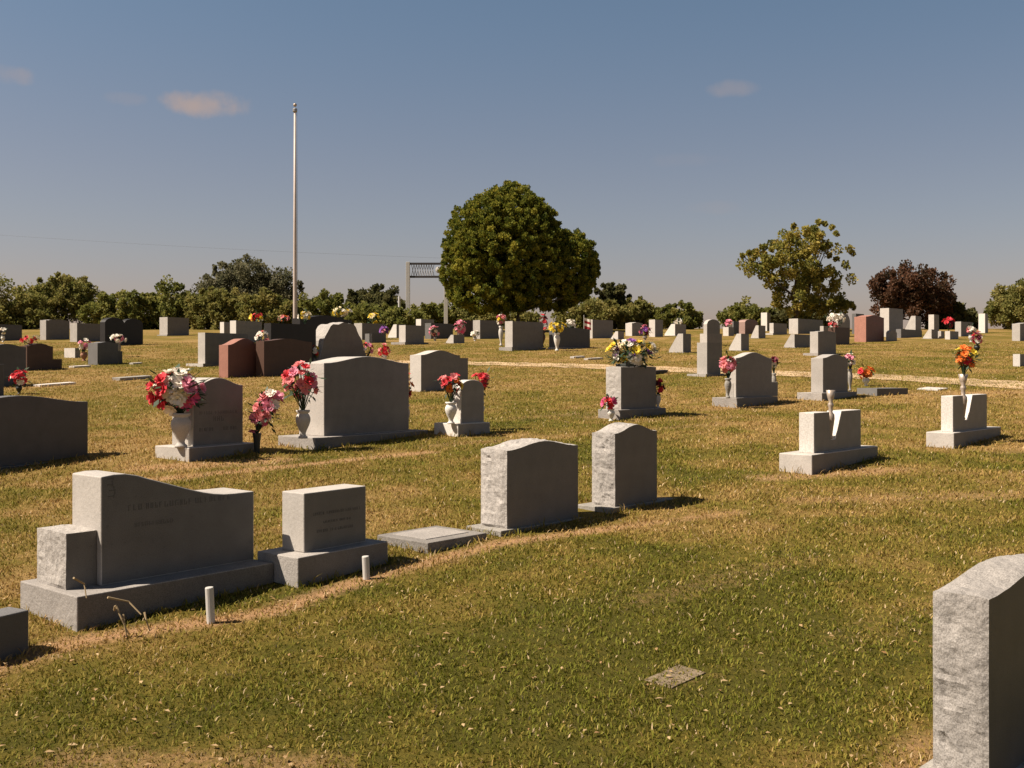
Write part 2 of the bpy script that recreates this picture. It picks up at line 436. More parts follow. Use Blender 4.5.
def outline(kind, W, H, rise, n=14):
    """outline of a tablet front, from bottom left over the top to bottom right"""
    pts = [(0, 0)]
    if kind == 'flat':
        pts += [(0, H), (W, H + rise)]
    elif kind == 'serp':
        for i in range(n + 1):
            t = i / n; pts.append((t * W, H + rise * (0.5 - 0.5 * math.cos(2 * math.pi * t))))
    elif kind == 'arch':
        for i in range(n + 1):
            t = i / n; pts.append((t * W, H + rise * math.sqrt(max(0, 1 - (2 * t - 1) ** 2))))
    elif kind == 'peak':
        pts += [(0, H), (W * 0.5, H + rise), (W, H)]
    elif kind == 'swoop':
        for i in range(n + 1):
            t = i / n; q = min(1, max(0, (t - 0.06) / 0.78)); q = q * q * (3 - 2 * q)
            pts.append((t * W, H + 0.02 * H * math.sin(min(t / 0.3, 1) * math.pi) - rise * q))
    elif kind == 'shoulder':
        s = 0.12 * W
        pts += [(0, H), (s, H)]
        for i in range(n + 1):
            t = i / n; pts.append((s + 0.01 * W + t * (W - 2 * s - .02 * W), H + rise * (0.35 + 0.65 * math.sin(math.pi * t))))
        pts += [(W - s, H), (W, H)]
    elif kind == 'heart':
        for i in range(2 * n + 1):
            t = i / (2 * n); b = abs(math.sin(2 * math.pi * t)) ** 0.55
            pts.append((t * W, H + rise * b * (0.92 if t > .5 else 1.0)))
    elif kind == 'boulder':
        for i in range(n * 2 + 1):
            t = i / (2 * n); a = math.pi * (1 - t)
            r = 1 + 0.03 * math.sin(6 * a + 1) + 0.02 * math.sin(13 * a)
            pts.append((W * (0.5 + 0.5 * r * math.copysign(abs(math.cos(a)) ** 1.0, math.cos(a))), max(0.02, (H + rise) * r * math.sin(a) ** 0.9)))
    pts.append((W, 0))
    out = []
    for p in pts:
        if not out or (abs(out[-1][0] - p[0]) + abs(out[-1][1] - p[1])) > 1e-4: out.append(p)
    return out
def prism(bm, pts, y0, y1, rough=0.0, bev=0.0, taper=0.0):
    """front outline run back through the stone; rough = depth of the rock-pitched rim"""
    if rough:
        step = 0.02
        P2 = []
        for a, b in zip(pts, pts[1:]):
            L_ = math.hypot(b[0] - a[0], b[1] - a[1]); k = max(1, int(L_ / step))
            for i in range(k): P2.append((a[0] + (b[0] - a[0]) * i / k, a[1] + (b[1] - a[1]) * i / k))
        P2.append(pts[-1]); pts = P2
        ny = max(3, int((y1 - y0) / step))
    else: ny = 1
    n = len(pts); rings = []
    sx, sy = random.random() * 50, random.random() * 50
    for j in range(ny + 1):
        t = j / ny; y = y0 + (y1 - y0) * t; ring = []
        for i, (x, z) in enumerate(pts):
            dx = dz = 0
            if rough and 0 < i < n - 1:
                a = pts[i - 1]; b = pts[i + 1]
                tx, tz = b[0] - a[0], b[1] - a[1]; l = math.hypot(tx, tz) or 1
                nx, nz = -tz / l, tx / l
                v = Vector((x * 9 + sx, y * 9 + sy, z * 9))
                am = mnoise.noise(v * .6) * 0.9 + (1 - 2.4 * abs(mnoise.noise(v * 1.3))) * 0.4 + mnoise.noise(v * 4) * 0.3
                edge = min(1, min(t, 1 - t) * 6)
                am -= 1.6 * max(0.0, mnoise.noise(v * 2.3 + Vector((9, 3, 1))) - 0.32)
                d = rough * am * (0.22 + 0.78 * edge) + rough * 0.5 * edge
                dx, dz = nx * d, nz * d
            ring.append(bm.verts.new((x + dx, y, z + dz)))
        rings.append(ring)
    for j in range(ny):
        for i in range(n - 1):
            bm.faces.new((rings[j][i], rings[j + 1][i], rings[j + 1][i + 1], rings[j][i + 1]))
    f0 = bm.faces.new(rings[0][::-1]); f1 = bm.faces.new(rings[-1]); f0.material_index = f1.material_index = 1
    for j in range(ny): bm.faces.new((rings[j][0], rings[j][-1], rings[j + 1][-1], rings[j + 1][0]))
    bmesh.ops.recalc_face_normals(bm, faces=bm.faces[:])
    if bev and not rough:
        eds = [e for e in bm.edges if len(e.link_faces) == 2 and e.calc_face_angle(0) > 0.6]
        bmesh.ops.bevel(bm, geom=eds, offset=bev, segments=2, affect='EDGES', profile=0.5)

def yaw_for(px): return R(46 + max(0.0, -(px - 512) / F) * 30)

class Stone:
    """solves a monument's real width, depth and height from where its edges show"""
    def __init__(s, xl, xm, xr, yb, yaw=None):
        s.yaw = yaw if yaw is not None else yaw_for(xm)
        s.c, s.s = math.cos(s.yaw), math.sin(s.yaw)
        s.O = gpt(xm, yb)
        s.W = s.width(0, 0, xr); s.D = s.depth(0, 0, xl)
    def w2(s, i, j): return s.O.x + i * s.c - j * s.s, s.O.y + i * s.s + j * s.c
    def width(s, i, j, xr):
        X, Y = s.w2(i, j); u = (xr - 512) / F
        return (u * Y - X) / (s.c - u * s.s)
    def depth(s, i, j, xl):
        X, Y = s.w2(i, j); u = (xl - 512) / F
        return (X - u * Y) / (s.s + u * s.c)
    def i_at(s, px, j): return s.width(0, j, px)
    def z_at(s, py, i, j):
        X, Y = s.w2(i, j); return HC - (py - HZ) / F * Y - s.O.z
    def pt(s, i, j, z):
        X, Y = s.w2(i, j); return Vector((X, Y, s.O.z + z))

def letters(bm, x0, x1, z0, hgt, y, seed, gap=0.35):
    rr_ = random.Random(seed); x = x0; w = hgt * 0.16
    while x < x1 - hgt * 0.5:
        cw = hgt * (0.45 + 0.25 * rr_.random())
        if rr_.random() < 0.13: x += hgt * 0.5; continue
        box(bm, x, x + w, y - 0.0012, y + 0.004, z0, z0 + hgt)
        if rr_.random() < 0.7: box(bm, x + cw - w, x + cw, y - 0.0012, y + 0.004, z0, z0 + hgt * (1 if rr_.random() < .7 else .5))
        q = rr_.choice((0, 0.42, 0.84)); box(bm, x + w, x + cw - w, y - 0.0012, y + 0.004, z0 + hgt * q, z0 + hgt * (q + 0.16))
        x += cw + hgt * gap

def headstone(label, tab, yb, kind='flat', rise=0, mat='grey', base=None, wings=(), rough=0.0, yaw=None, j=None, bmat=None, name='headstone', group=G_UP, deep=None, bev=None, cat='headstone', text=None, wmat=None, wrough=False):
    """tab = (xl, xm, xr, ytop) ; base = (xl, xm, xr, ytop) ; wings = (xl, xm, xr, ytop)"""
    if base: st = Stone(base[0], base[1], base[2], yb, yaw)
    else: st = Stone(tab[0], tab[1], tab[2], yb, yaw)
    near = st.O.y < 18
    bevel = (0.006 if near else 0.0) if bev is None else bev
    zb = 0.0
    D0 = min(max(st.D, 0.1), 0.95 if base else 0.5)
    W0 = st.W
    root = empty(name, st.pt(W0 / 2, D0 / 2, 0), st.yaw)
    ox, oy = -W0 / 2, -D0 / 2
    X_, Y_ = st.w2(W0 / 2, D0 / 2); FOOT.append((X_, Y_, st.yaw, W0 / 2 + .01, D0 / 2 + .01))
    if base:
        zb = max(0.04, st.z_at(base[3], 0, 0))
        b = bmesh.new(); box(b, ox, ox + W0, oy, oy + D0, -0.12, zb, bevel, 1)
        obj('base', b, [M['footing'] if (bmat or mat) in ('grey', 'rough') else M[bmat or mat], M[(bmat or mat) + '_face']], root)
        jj = j if j is not None else 0.22 * D0
        i0 = st.i_at(tab[1], jj)
        Wt = st.width(i0, jj, tab[2]); Dt = st.depth(i0, jj, tab[0]) if deep is None else deep
        Dt = min(max(Dt, 0.08), max(D0 - jj - 0.01, 0.08))
    else:
        i0, jj, Wt, Dt = 0, 0, W0, D0
    px_m = (st.w2(i0, jj)[1]) / F
    Ht = st.z_at(tab[3], i0, jj) - zb
    rs = rise * px_m
    b = bmesh.new()
    pts = outline(kind, Wt, Ht, rs)
    if not base: pts = [(pts[0][0], -0.12)] + pts[1:-1] + [(pts[-1][0], -0.12)]
    prism(b, pts, 0, Dt, rough, bevel)
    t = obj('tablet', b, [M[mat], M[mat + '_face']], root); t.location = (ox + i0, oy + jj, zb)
    for wg in wings:
        jw = jj + 0.18 * Dt if not base else jj + 0.04
        iw = st.i_at(wg[1], jw)
        ww = st.width(iw, jw, wg[2])
        if wg[1] > (tab[1] + tab[2]) / 2: iw = i0 + Wt + 0.002; ww = st.i_at(wg[2], jw) - iw
        elif iw + ww > i0 - 0.002: ww = i0 - 0.003 - iw
        hw = st.z_at(wg[3], iw, jw) - zb
        dw = min(max(st.depth(iw, jw, wg[0]), .1), D0 - jw - .02) if wg[0] < wg[1] and near else Dt * .66
        b = bmesh.new(); prism(b, outline('flat', ww, hw, 0), 0, dw, (.010 if wrough else 0) if wg[1] < tab[1] else 0, bevel)
        w_ = obj('wing', b, [M[wmat or mat], M[(wmat or mat) + '_face']], root); w_.location = (ox + iw, oy + jw, zb)
    if text:
        for (f0, f1, fz, fh, sd_) in text:
            b = bmesh.new(); letters(b, f0 * Wt, f1 * Wt, fz * Ht, fh * Ht, 0, sd_)
            l_ = obj('engraved_lettering', b, M['cut'], root); l_.location = (ox + i0, oy + jj, zb)
    tag(root, label, cat, group)
    st.root, st.zb, st.i0, st.jj, st.Wt, st.Dt, st.Ht, st.rs, st.D0 = root, zb, i0, jj, Wt, Dt, Ht, rs, D0
    return st

def slant(label, xl, xm, xr, yb, yt, mat='grey', base=True, topfrac=0.35):
    st = Stone(xl, xm, xr, yb)
    W, D = st.W, min(max(st.D, .2), .6); H = st.z_at(yt, 0, 0)
    root = empty('slant_marker', st.pt(W / 2, D / 2, 0), st.yaw)
    b = bmesh.new()
    prof = [(0, 0), (0, H), (D * topfrac, H), (D, 0.12 * H), (D, 0)]
    L0 = [b.verts.new((-W / 2, y - D / 2, z)) for y, z in prof]; L1 = [b.verts.new((W / 2, y - D / 2, z)) for y, z in prof]
    b.faces.new(L0); b.faces.new(L1[::-1])
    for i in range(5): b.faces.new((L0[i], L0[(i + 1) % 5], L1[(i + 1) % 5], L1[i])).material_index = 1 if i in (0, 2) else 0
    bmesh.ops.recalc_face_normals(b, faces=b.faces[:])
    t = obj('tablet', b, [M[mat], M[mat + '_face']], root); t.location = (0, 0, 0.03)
    b = bmesh.new(); box(b, -W / 2 - .06, W / 2 + .06, -D / 2 - .06, D / 2 + .06, -0.1, 0.028); obj('base', b, M['concrete'], root)
    FOOT.append((*st.w2(W / 2, D / 2), st.yaw, W / 2 + .07, D / 2 + .07))
    tag(root, label, 'grave marker', G_SL)
    st.root, st.zb, st.i0, st.jj, st.Wt, st.Dt, st.Ht, st.rs, st.D0 = root, 0.03, 0, 0, W, D * topfrac, H - 0.0, 0, D
    return st

def slab(label, xl, xm, xr, yb, yt, mat='concrete', name='flat_marker', group=G_FL, inset=False):
    st = Stone(xl, xm, xr, yb)
    W, D = st.W, min(max(st.D, .15), 1.2); H = max(0.006, st.z_at(yt, 0, 0))
    b = bmesh.new(); box(b, -W / 2, W / 2, -D / 2, D / 2, -0.1, H, min(0.006, H * .4) if st.O.y < 20 else 0)
    FOOT.append((*st.w2(W / 2, D / 2), st.yaw, W / 2 + .01, D / 2 + .01))
    if inset:
        root = empty(name, st.pt(W / 2, D / 2, 0), st.yaw)
        obj('slab', b, M[mat], root)
        b = bmesh.new(); box(b, -W * .36, W * .36, -D * .3, D * .36, H - 0.02, H + 0.005, 0.002); obj('plaque', b, M['footing'], root)
        o = root
    else:
        o = obj(name, b, M[mat]); o.location = st.pt(W / 2, D / 2, 0)
        o.location.z = h(0, o.location.y)
        o.rotation_euler = (Matrix.Rotation(math.atan(K), 3, 'X') @ Matrix.Rotation(st.yaw, 3, 'Z')).to_euler()
    tag(o, label, 'grave marker', group)
    return st

# ---- nearest row
S = {}
S['P1'] = headstone('big grey monument with swooping top and a low wing, nearest at left', (72, 101, 254, 477), 632, 'swoop', 31, 'grey',
    base=(20, 77, 273, 597), wings=[(37, 66, 100, 534)], j=0.16, yaw=R(50), wmat='rough', wrough=True, text=[(.16, .85, .66, .055, 5), (.2, .45, .5, .04, 6)])
S['P2'] = headstone('flat-topped grey headstone on a wide base beside the swooping monument', (282, 304, 366, 493.5), 588, 'flat', 0.0, 'pale',
    base=(257, 298, 388, 558), j=0.1, bmat='grey', text=[(.14, .92, .60, .05, 8), (.3, .75, .45, .04, 9), (.2, .8, .3, .05, 10)])
S['P3'] = headstone('wide rock-edged headstone with gently arched top, next to the sunken ledger slab', (481, 507, 578, 451), 537, 'serp', 7, 'rough',
    base=(466, 501, 627, 531), rough=0.013, j=0.03, bmat='concrete')
S['P4'] = headstone('narrow rock-edged headstone with a pointed arch, last in the nearest row', (592, 615, 657, 434), 514, 'serp', 8, 'rough',
    base=(576, 610, 677, 508.5), rough=0.013, j=0.03, bmat='concrete')
S['P5'] = headstone('tall rock-edged headstone cut by the right edge of the frame', (933, 989, 1084, 600), 810, 'serp', 13, 'rough',
    base=(906, 988, 1150, 803), rough=0.013, j=0.025, bmat='concrete')
slab('low grey ledger slab sunk beside the wide rock-edged headstone', 377, 428, 487, 554, 543, 'ledger', inset=True)
S['PL'] = headstone('low dark block at the lower left edge, in front of the swooping monument', (-40, -20, 29, 621), 668, 'flat', 0, 'dark', bev=.006, cat='grave marker')
slab('small worn stone patch lying flush in the foreground grass', 664, 672, 706, 689, 688.7, 'worn'); FOOT.pop()

# ---- second row
S['Q1'] = headstone('broad dark headstone with curved top at the left edge of the second row', (-75, -60, 88, 407), 482, 'serp', 9, 'dark',
    base=(-92, -72, 103, 474), j=0.1)
S['Q2'] = headstone('pale arched headstone with engraved name behind the white urn of red and pink flowers', (172, 193, 243, 386), 462, 'serp', 8, 'pale',
    base=(155, 189, 257, 448), j=0.12, text=[(.12, .9, .52, .055, 3), (.36, .66, .40, .085, 4), (.12, .4, .24, .06, 7), (.6, .9, .24, .06, 12)])
S['Q3'] = headstone('largest grey headstone in the second row, with a wide curved top', (299, 324, 409, 363), 450, 'serp', 7, 'grey',
    base=(278, 315, 428, 438), j=0.14)
S['Q4'] = headstone('small white arched headstone between two vases of red and yellow flowers', (452, 461, 484, 388), 437, 'arch', 8, 'white',
    base=(434, 458, 490, 424), j=0.06)
S['Q5'] = headstone('square rough-sided headstone crowned by the yellow and white flower spray', (606, 621, 656, 367), 420, 'flat', 0, 'grey',
    base=(598, 620, 666, 410), rough=0.008, j=0.08)
S['Q6'] = headstone('white two-part headstone with a bare bronze vase in its slot', (799, 812, 861, 414), 475, 'flat', 0, 'white',
    base=(779, 812, 878, 454), j=0.07, deep=0.26) if False else None

def double(label, xl, xm, xr, yt, yb, base, vx0, vx1):
    st = Stone(base[0], base[1], base[2], yb, R(48))
    W0, D0 = st.W, min(st.D, .7)
    root = empty('headstone', st.pt(W0 / 2, D0 / 2, 0), st.yaw)
    ox, oy = -W0 / 2, -D0 / 2
    zb = st.z_at(base[3], 0, 0)
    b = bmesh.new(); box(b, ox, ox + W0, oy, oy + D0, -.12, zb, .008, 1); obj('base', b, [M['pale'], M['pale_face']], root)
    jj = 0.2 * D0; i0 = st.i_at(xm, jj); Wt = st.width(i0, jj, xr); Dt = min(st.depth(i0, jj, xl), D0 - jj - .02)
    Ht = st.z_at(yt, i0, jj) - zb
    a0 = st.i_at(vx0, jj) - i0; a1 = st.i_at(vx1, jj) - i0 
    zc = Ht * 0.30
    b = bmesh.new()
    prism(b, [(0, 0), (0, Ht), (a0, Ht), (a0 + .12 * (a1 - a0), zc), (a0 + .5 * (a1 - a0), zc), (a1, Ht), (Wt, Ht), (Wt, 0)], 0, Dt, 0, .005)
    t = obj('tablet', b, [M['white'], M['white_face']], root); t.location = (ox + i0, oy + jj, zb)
    FOOT.append((*st.w2(W0 / 2, D0 / 2), st.yaw, W0 / 2 + .01, D0 / 2 + .01))
    tag(root, label, 'headstone', G_UP)
    st.root, st.zb, st.i0, st.jj, st.Wt, st.Dt, st.Ht, st.rs, st.D0 = root, zb, i0, jj, Wt, Dt, Ht, 0, D0
    st.slot = (i0 + (a0 + a1) / 2, a1 - a0, zb + zc)
    return st
S['Q6'] = double('white slotted headstone with an empty bronze vase standing in its slot', 799, 814, 861, 413, 475, (779, 812, 878, 455), 829.5, 841.5)
S['Q7'] = double('white slotted headstone at right holding the vase of orange flowers', 941, 953, 987, 396, 449, (926, 954, 1001, 433), 963, 972.5)

# ---- third row and beyond: right half
S['R1'] = headstone('grey shouldered headstone with a pink carnation at its upper left corner', (727, 736, 772, 358), 408, 'serp', 6, 'grey',
    base=(712, 737, 778, 398), j=0.08, wings=[(728, 736, 739, 383), (772, 771, 778, 382)])
S['R2'] = headstone('tall grey headstone with pink flowers at its right shoulder', (811, 823, 848, 358), 401, 'serp', 4, 'grey',
    base=(797, 822, 857, 393), j=0.08)
S['R3'] = headstone('grey upright headstone standing just behind the road at right', (810, 818, 836, 331.5), 356, 'serp', 1.0, 'grey', base=(803, 818, 840, 353), j=.06)
S['R4'] = headstone('slender tall grey pillar stone, nearest of three in a line by the road', (697, 707, 720.5, 342.5), 377, 'flat', 0, 'grey', base=(687, 706, 724, 374), j=.06)
S['R5'] = headstone('grey upright stone with a flat top, middle one of three in a line', (700, 707, 722, 333.5), 359, 'flat', 0.3, 'grey')
S['R6'] = headstone('round-topped grey stone, farthest of three standing in a line', (703.5, 707, 720, 324), 346, 'arch', 5, 'pale')
S['R7'] = slant('pale slant marker left of the three stones in a line', 669, 683, 691, 353, 334.5, 'grey')
S['R8'] = slant('pale slant marker just behind the shouldered stone with the pink carnation', 729, 741, 749, 351, 334.5, 'grey')
S['R9'] = slant('small narrow slant marker in front of the pink arched stone', 751, 758.5, 765.5, 338.5, 326, 'pale')
S['R10'] = slant('low dark-faced slant marker left of the upright stone behind the road', 784, 794.5, 810, 348, 335, 'grey')
S['R11'] = headstone('pink granite arched stone under the left edge of the yellowing tree', (738, 745, 758, 322), 334, 'arch', 3, 'pink')
S['R12'] = headstone('white marble pillar below the yellowing tree', (761, 767, 770.5, 312.5), 331, 'flat', 0, 'white')
S['R13'] = headstone('small white-sided headstone on a base beside the marble pillar', (769.5, 773.5, 787, 323), 335, 'flat', 0, 'pale', base=(765, 773, 789, 333), j=.05)
S['R14'] = headstone('wide flat headstone under the yellowing tree trunk', (787, 798, 823, 318.5), 334, 'flat', 0, 'grey')
S['R15'] = headstone('small pale stone with a pink bouquet on top left of the pink arched stone', (723, 728.5, 734, 327), 336, 'flat', 0, 'pale')
S['R16'] = headstone('dark narrow stone directly left of the pink arched stone', (730, 733.5, 739, 321), 334.5, 'flat', 0, 'dark')
S['R17'] = headstone('brown granite stone left of the red granite headstone', (828, 835, 849.5, 327), 345, 'flat', 0, 'brown')
S['R18'] = headstone('round-topped white stone behind the brown granite one', (830, 838, 850, 320), 337, 'arch', 7, 'white')
S['R19'] = headstone('tall red granite headstone with arched top below the dark red tree', (853, 866, 884, 316.5), 342, 'serp', 2.2, 'red')
S['R20'] = headstone('dark headstone half hidden behind the red granite one', (852, 856, 864, 313.5), 334, 'flat', 0, 'dark')
S['R21'] = headstone('tallest pale monument under the left of the dark red tree', (880, 889, 903, 308), 337, 'flat', 0, 'pale')
S['R22'] = slant('tall pale slant stone rising behind the low dark block', 903, 915.5, 921, 336, 316.5, 'pale')
S['R23'] = headstone('long low dark block in front of the tall pale slant stone', (896, 901, 922, 329), 338, 'flat', 0, 'dark')
S['R24'] = headstone('slim white-sided pillar stone under the dark red tree', (928.5, 934, 939, 314.5), 332, 'flat', 0, 'pale')
S['R25'] = slant('tiny slant marker in front of the slim pillar stone', 923, 931.5, 938, 339, 330, 'pale')
S['R26'] = headstone('tiny square stone between the tiny slant marker and the stone with red flowers', (938, 941, 944.5, 331), 338.5, 'flat', 0, 'pale')
S['R27'] = headstone('small pale stone with red flowers on top, under the dark red tree', (945, 950, 958.5, 331), 339.5, 'flat', 0, 'pale')
S['R28'] = headstone('dark upright headstone right of the red flowers', (955, 961, 973, 321.5), 336.5, 'flat', 0, 'grey')
S['R29'] = headstone('plain white post stone beside the round green bush at right', (978.5, 985, 988, 313.5), 333, 'flat', 0, 'white')
S['R30'] = headstone('grey headstone at the right edge in front of the round green bush', (1012, 1020, 1036, 323.5), 341, 'serp', 1.5, 'grey')
S['R31'] = headstone('small white block marker at the right edge beside the road', (1013, 1020, 1028, 354), 366.5, 'flat', 0, 'white', cat='grave marker')
S['R32'] = headstone('low dark kerb-like block beside the stone with pink flowers at its shoulder', (857, 877, 908, 388.5), 396, 'flat', 0, 'dark', cat='grave marker', yaw=R(28))
S['R33'] = headstone('small rounded pale stone low on the grass, right of the red granite headstone', (886, 889, 897, 333), 341, 'arch', 3, 'pale')
S['R34'] = headstone('low pale stone between the wide flat headstone and the round-topped white stone', (820, 823.5, 829, 326), 336, 'flat', 0, 'pale')
S['R35'] = headstone('grey stone showing left of the tallest pale monument', (870, 873, 880, 319), 334, 'flat', 0, 'grey')
slab('pale flat marker right of the low dark block', 917, 938, 948, 391, 389.5, 'pale')
slab('black flat marker behind the stone crowned with flowers', 650, 655, 668, 374.5, 371, 'black')
# ---- middle
S['M1'] = headstone('arched grey headstone with a side wing in front of the road end', (410, 421, 460, 355), 392, 'serp', 5, 'grey', wings=[(460, 459, 468, 358)])
S['M2'] = headstone('grey squared headstone with pale base below the big round evergreen', (505, 512.5, 543, 321), 351, 'flat', 0, 'grey', base=(499, 512, 546, 347), j=.05)
S['M3'] = headstone('low wide dark headstone behind the yellow flower vase', (549, 556, 590, 328), 349.5, 'serp', 1, 'dark', base=(548, 556, 593, 347), j=.04, bmat='pale')
S['M4'] = headstone('dark headstone with a little flag at its left edge', (587, 592.5, 613, 319.5), 338.5, 'flat', 0, 'grey')
S['M5'] = headstone('white-sided headstone left of the pink flowers behind the crowned stone', (625.5, 632, 643, 323), 336, 'serp', 1, 'pale')
S['M6'] = headstone('narrow tall pale stone right of the pink flowers', (649, 655, 663, 319.5), 337, 'flat', 0, 'pale')
S['M7'] = slant('white slant marker with a small ornament on top', 662, 675, 686, 336, 324.5, 'white')
S['M18'] = slant('small pale slant marker behind the left side of the big flower spray', 611, 618, 624, 339.5, 332, 'pale')
S['M8'] = headstone('grey headstone on a wide pale base in front of the gateway sign', (399, 405.5, 424, 325), 345, 'flat', 0, 'grey', base=(391, 405, 428, 342), j=.05)
S['M9'] = headstone('white-topped headstone directly below the left gateway post', (416, 421, 434, 319), 336, 'flat', 0, 'white')
S['M10'] = headstone('dark headstone with a pink bouquet by its left side, below the right gateway post', (425, 431, 453, 323), 339, 'flat', 0, 'dark')
S['M11'] = headstone('brown-pink headstone behind the pink flower bunch, left of the evergreen', (457, 463, 474, 320), 337, 'flat', 0, 'brown')
S['M12'] = slant('small dark-faced slant marker at the edge of the lawn', 446, 453.5, 464.5, 343.5, 335.5, 'pale')
S['M13'] = headstone('dark grey headstone under the left side of the evergreen', (473, 480, 501, 320), 339, 'flat', 0, 'grey')
S['M14'] = slant('white slant stone left of the wide pale base', 388, 396.5, 400, 338, 325, 'white')
S['M15'] = headstone('small low dark stone with a purple bouquet', (365, 372, 386, 333.5), 343, 'flat', 0.6, 'dark')
S['M16'] = headstone('dark headstone with yellow flowers on top, right of the boulder stone', (354, 362, 386, 323), 340, 'flat', 0, 'grey')
S['M17'] = headstone('rough boulder-shaped grey headstone behind the largest second row stone', (302, 320, 366, 350), 366, 'boulder', 29, 'rough', rough=0.012)
# ---- left
S['L1'] = headstone('red granite headstone with sloping shoulders left of the brown headstone below the flagpole', (219, 228, 262, 345), 378, 'serp', 7, 'red')
S['L17'] = headstone('brown headstone directly right of the red granite one, in front of the black monument', (256, 264, 312, 341), 377, 'serp', 3, 'brown')
S['L2'] = headstone('wide black monument below the flagpole', (264, 271, 316, 323), 369, 'flat', 0, 'black')
S['L3'] = headstone('big black headstone with curved top and yellow flowers, behind the boulder stone', (292, 300, 352, 318), 362, 'serp', 4, 'black')
S['L4'] = headstone('light grey square headstone with a low white footing, left of the red granite stone', (198, 205, 248, 332.5), 367, 'flat', 0, 'pale', base=(186, 203, 252, 363.5), j=.06)
S['L5'] = headstone('small white-sided stone, left of a pair behind the light grey square one', (220, 224, 230, 322), 342, 'flat', 0, 'white')
S['L6'] = headstone('white-sided stone, right of a pair behind the light grey square one', (230, 236, 262, 320.5), 343, 'flat', 0, 'white')
S['L7'] = headstone('lone grey headstone with white side before the brush at left', (159.5, 167.5, 189, 317), 336, 'flat', 0, 'grey', base=(157, 167, 196, 334.5), j=.04)
S['L8'] = headstone('black two-lobed headstone left of the lone grey stone', (100, 105, 143, 322), 346, 'heart', 5, 'black', base=(98, 104, 148, 344), j=.05)
S['L9'] = headstone('grey headstone with bright side left of the black lobed stone', (70, 77, 105, 323), 342, 'flat', 0, 'grey')
S['L10'] = headstone('grey headstone with one stepped shoulder, second from the left edge at the back', (40, 46, 69.5, 320), 340, 'shoulder', 1.0, 'grey')
S['L11'] = headstone('dark headstone at the very left edge of the back row', (-12, -5, 22, 324), 341, 'flat', 0, 'dark')
S['L12'] = headstone('dark headstone with curved top at the left edge, behind the red flowers', (-22, -12, 26, 346.5), 388, 'serp', 3, 'dark')
S['L13'] = headstone('brown headstone with a right wing and red flowers on top', (20, 27, 53, 346), 371, 'serp', 3, 'brown', wings=[(52, 52, 62, 359)])
S['L14'] = headstone('small dark headstone with pale side between two bouquets', (88, 97.5, 118, 343), 365, 'serp', 1.5, 'dark', wings=[(118, 117, 122.5, 351)])
S['L15'] = headstone('low pale block behind the small headstone with two bouquets', (63, 75, 80, 348), 358, 'flat', 0, 'pale', cat='grave marker')
S['L16'] = headstone('sliver of a dark headstone at the left edge beside the red flowers', (-40, -30, 4, 364), 400, 'flat', 0, 'dark')
slab('long pale flat marker right of the red flowers at left', 33, 40, 76, 387, 385, 'pale')
slab('grey flat marker in the open grass left of the flower urn', 112, 120, 152, 381, 378, 'concrete')
slab('pale footing slab in front of the flower pot at left', 69, 74, 91, 368, 366.3, 'pale')
slab('short pale flat marker right of the small headstone with two bouquets', 130, 133, 143, 364.5, 363, 'pale')
slab('short pale flat marker below the low wide dark headstone', 571, 574, 585, 358.5, 356.6, 'pale')
slab('longer pale flat marker near the road, left of the crowned stone', 585, 588, 603, 360.3, 358.5, 'pale')

# engraved sprig on the swooping monument
st = S['P1']
b = bmesh.new()
for k in range(7):
    z = k * 0.016
    box(b, 0.008 * math.sin(k), 0.008 * math.sin(k) + .007, -.0015, .003, z, z + .014)
    if k % 2 == 0: box(b, -0.03 + .008 * math.sin(k), .008 * math.sin(k), -.0015, .003, z + .004, z + .011)
o = obj('engraved_sprig', b, M['cut'], st.root)
o.location = (-st.W / 2 + st.i0 + 0.07, -st.D0 / 2 + st.jj, st.zb + st.Ht * 0.8)

# ------------------------------------------------------------------ vases, posts, pole, gateway
def lathe(bm, prof, n=16, cx=0, cy=0, z0=0):
    rings = []
    for r, z in prof:
        rings.append([bm.verts.new((cx + r * math.cos(2 * math.pi * k / n), cy + r * math.sin(2 * math.pi * k / n), z0 + z)) for k in range(n)])
    for a, c in zip(rings, rings[1:]):
        for k in range(n): bm.faces.new((a[k], a[(k + 1) % n], c[(k + 1) % n], c[k]))
    bm.faces.new(rings[0][::-1]); bm.faces.new(rings[-1])
def tube(bm, pts, r0, r1=None, n=7):
    r1 = r0 if r1 is None else r1
    rings = []
    for i, p in enumerate(pts):
        a = Vector(pts[max(i - 1, 0)]); c = Vector(pts[min(i + 1, len(pts) - 1)])
        d = (c - a).normalized(); q = d.to_track_quat('Z', 'Y')
        r = r0 + (r1 - r0) * i / (len(pts) - 1)
        rings.append([bm.verts.new(Vector(p) + q @ Vector((r * math.cos(2 * math.pi * k / n), r * math.sin(2 * math.pi * k / n), 0))) for k in range(n)])
    for a, c in zip(rings, rings[1:]):
        for k in range(n): bm.faces.new((a[k], a[(k + 1) % n], c[(k + 1) % n], c[k]))
    bm.faces.new(rings[0][::-1]); bm.faces.new(rings[-1])

URN = [(0.62, 0), (0.62, .06), (0.42, .1), (0.36, .17), (0.5, .28), (0.8, .45), (1.0, .62), (0.98, .74), (0.8, .84), (0.66, .88), (0.9, .93), (0.95, 1.0), (0.8, 1.0), (0.7, .93)]
def urn(label, loc, r, hgt, mat='white', name='flower_vase'):
    b = bmesh.new(); lathe(b, [(a * r, z * hgt) for a, z in URN])
    o = obj(name, b, M[mat], smooth=True); o.location = loc
    return tag(o, label, 'vase', 'vases standing by the headstones')

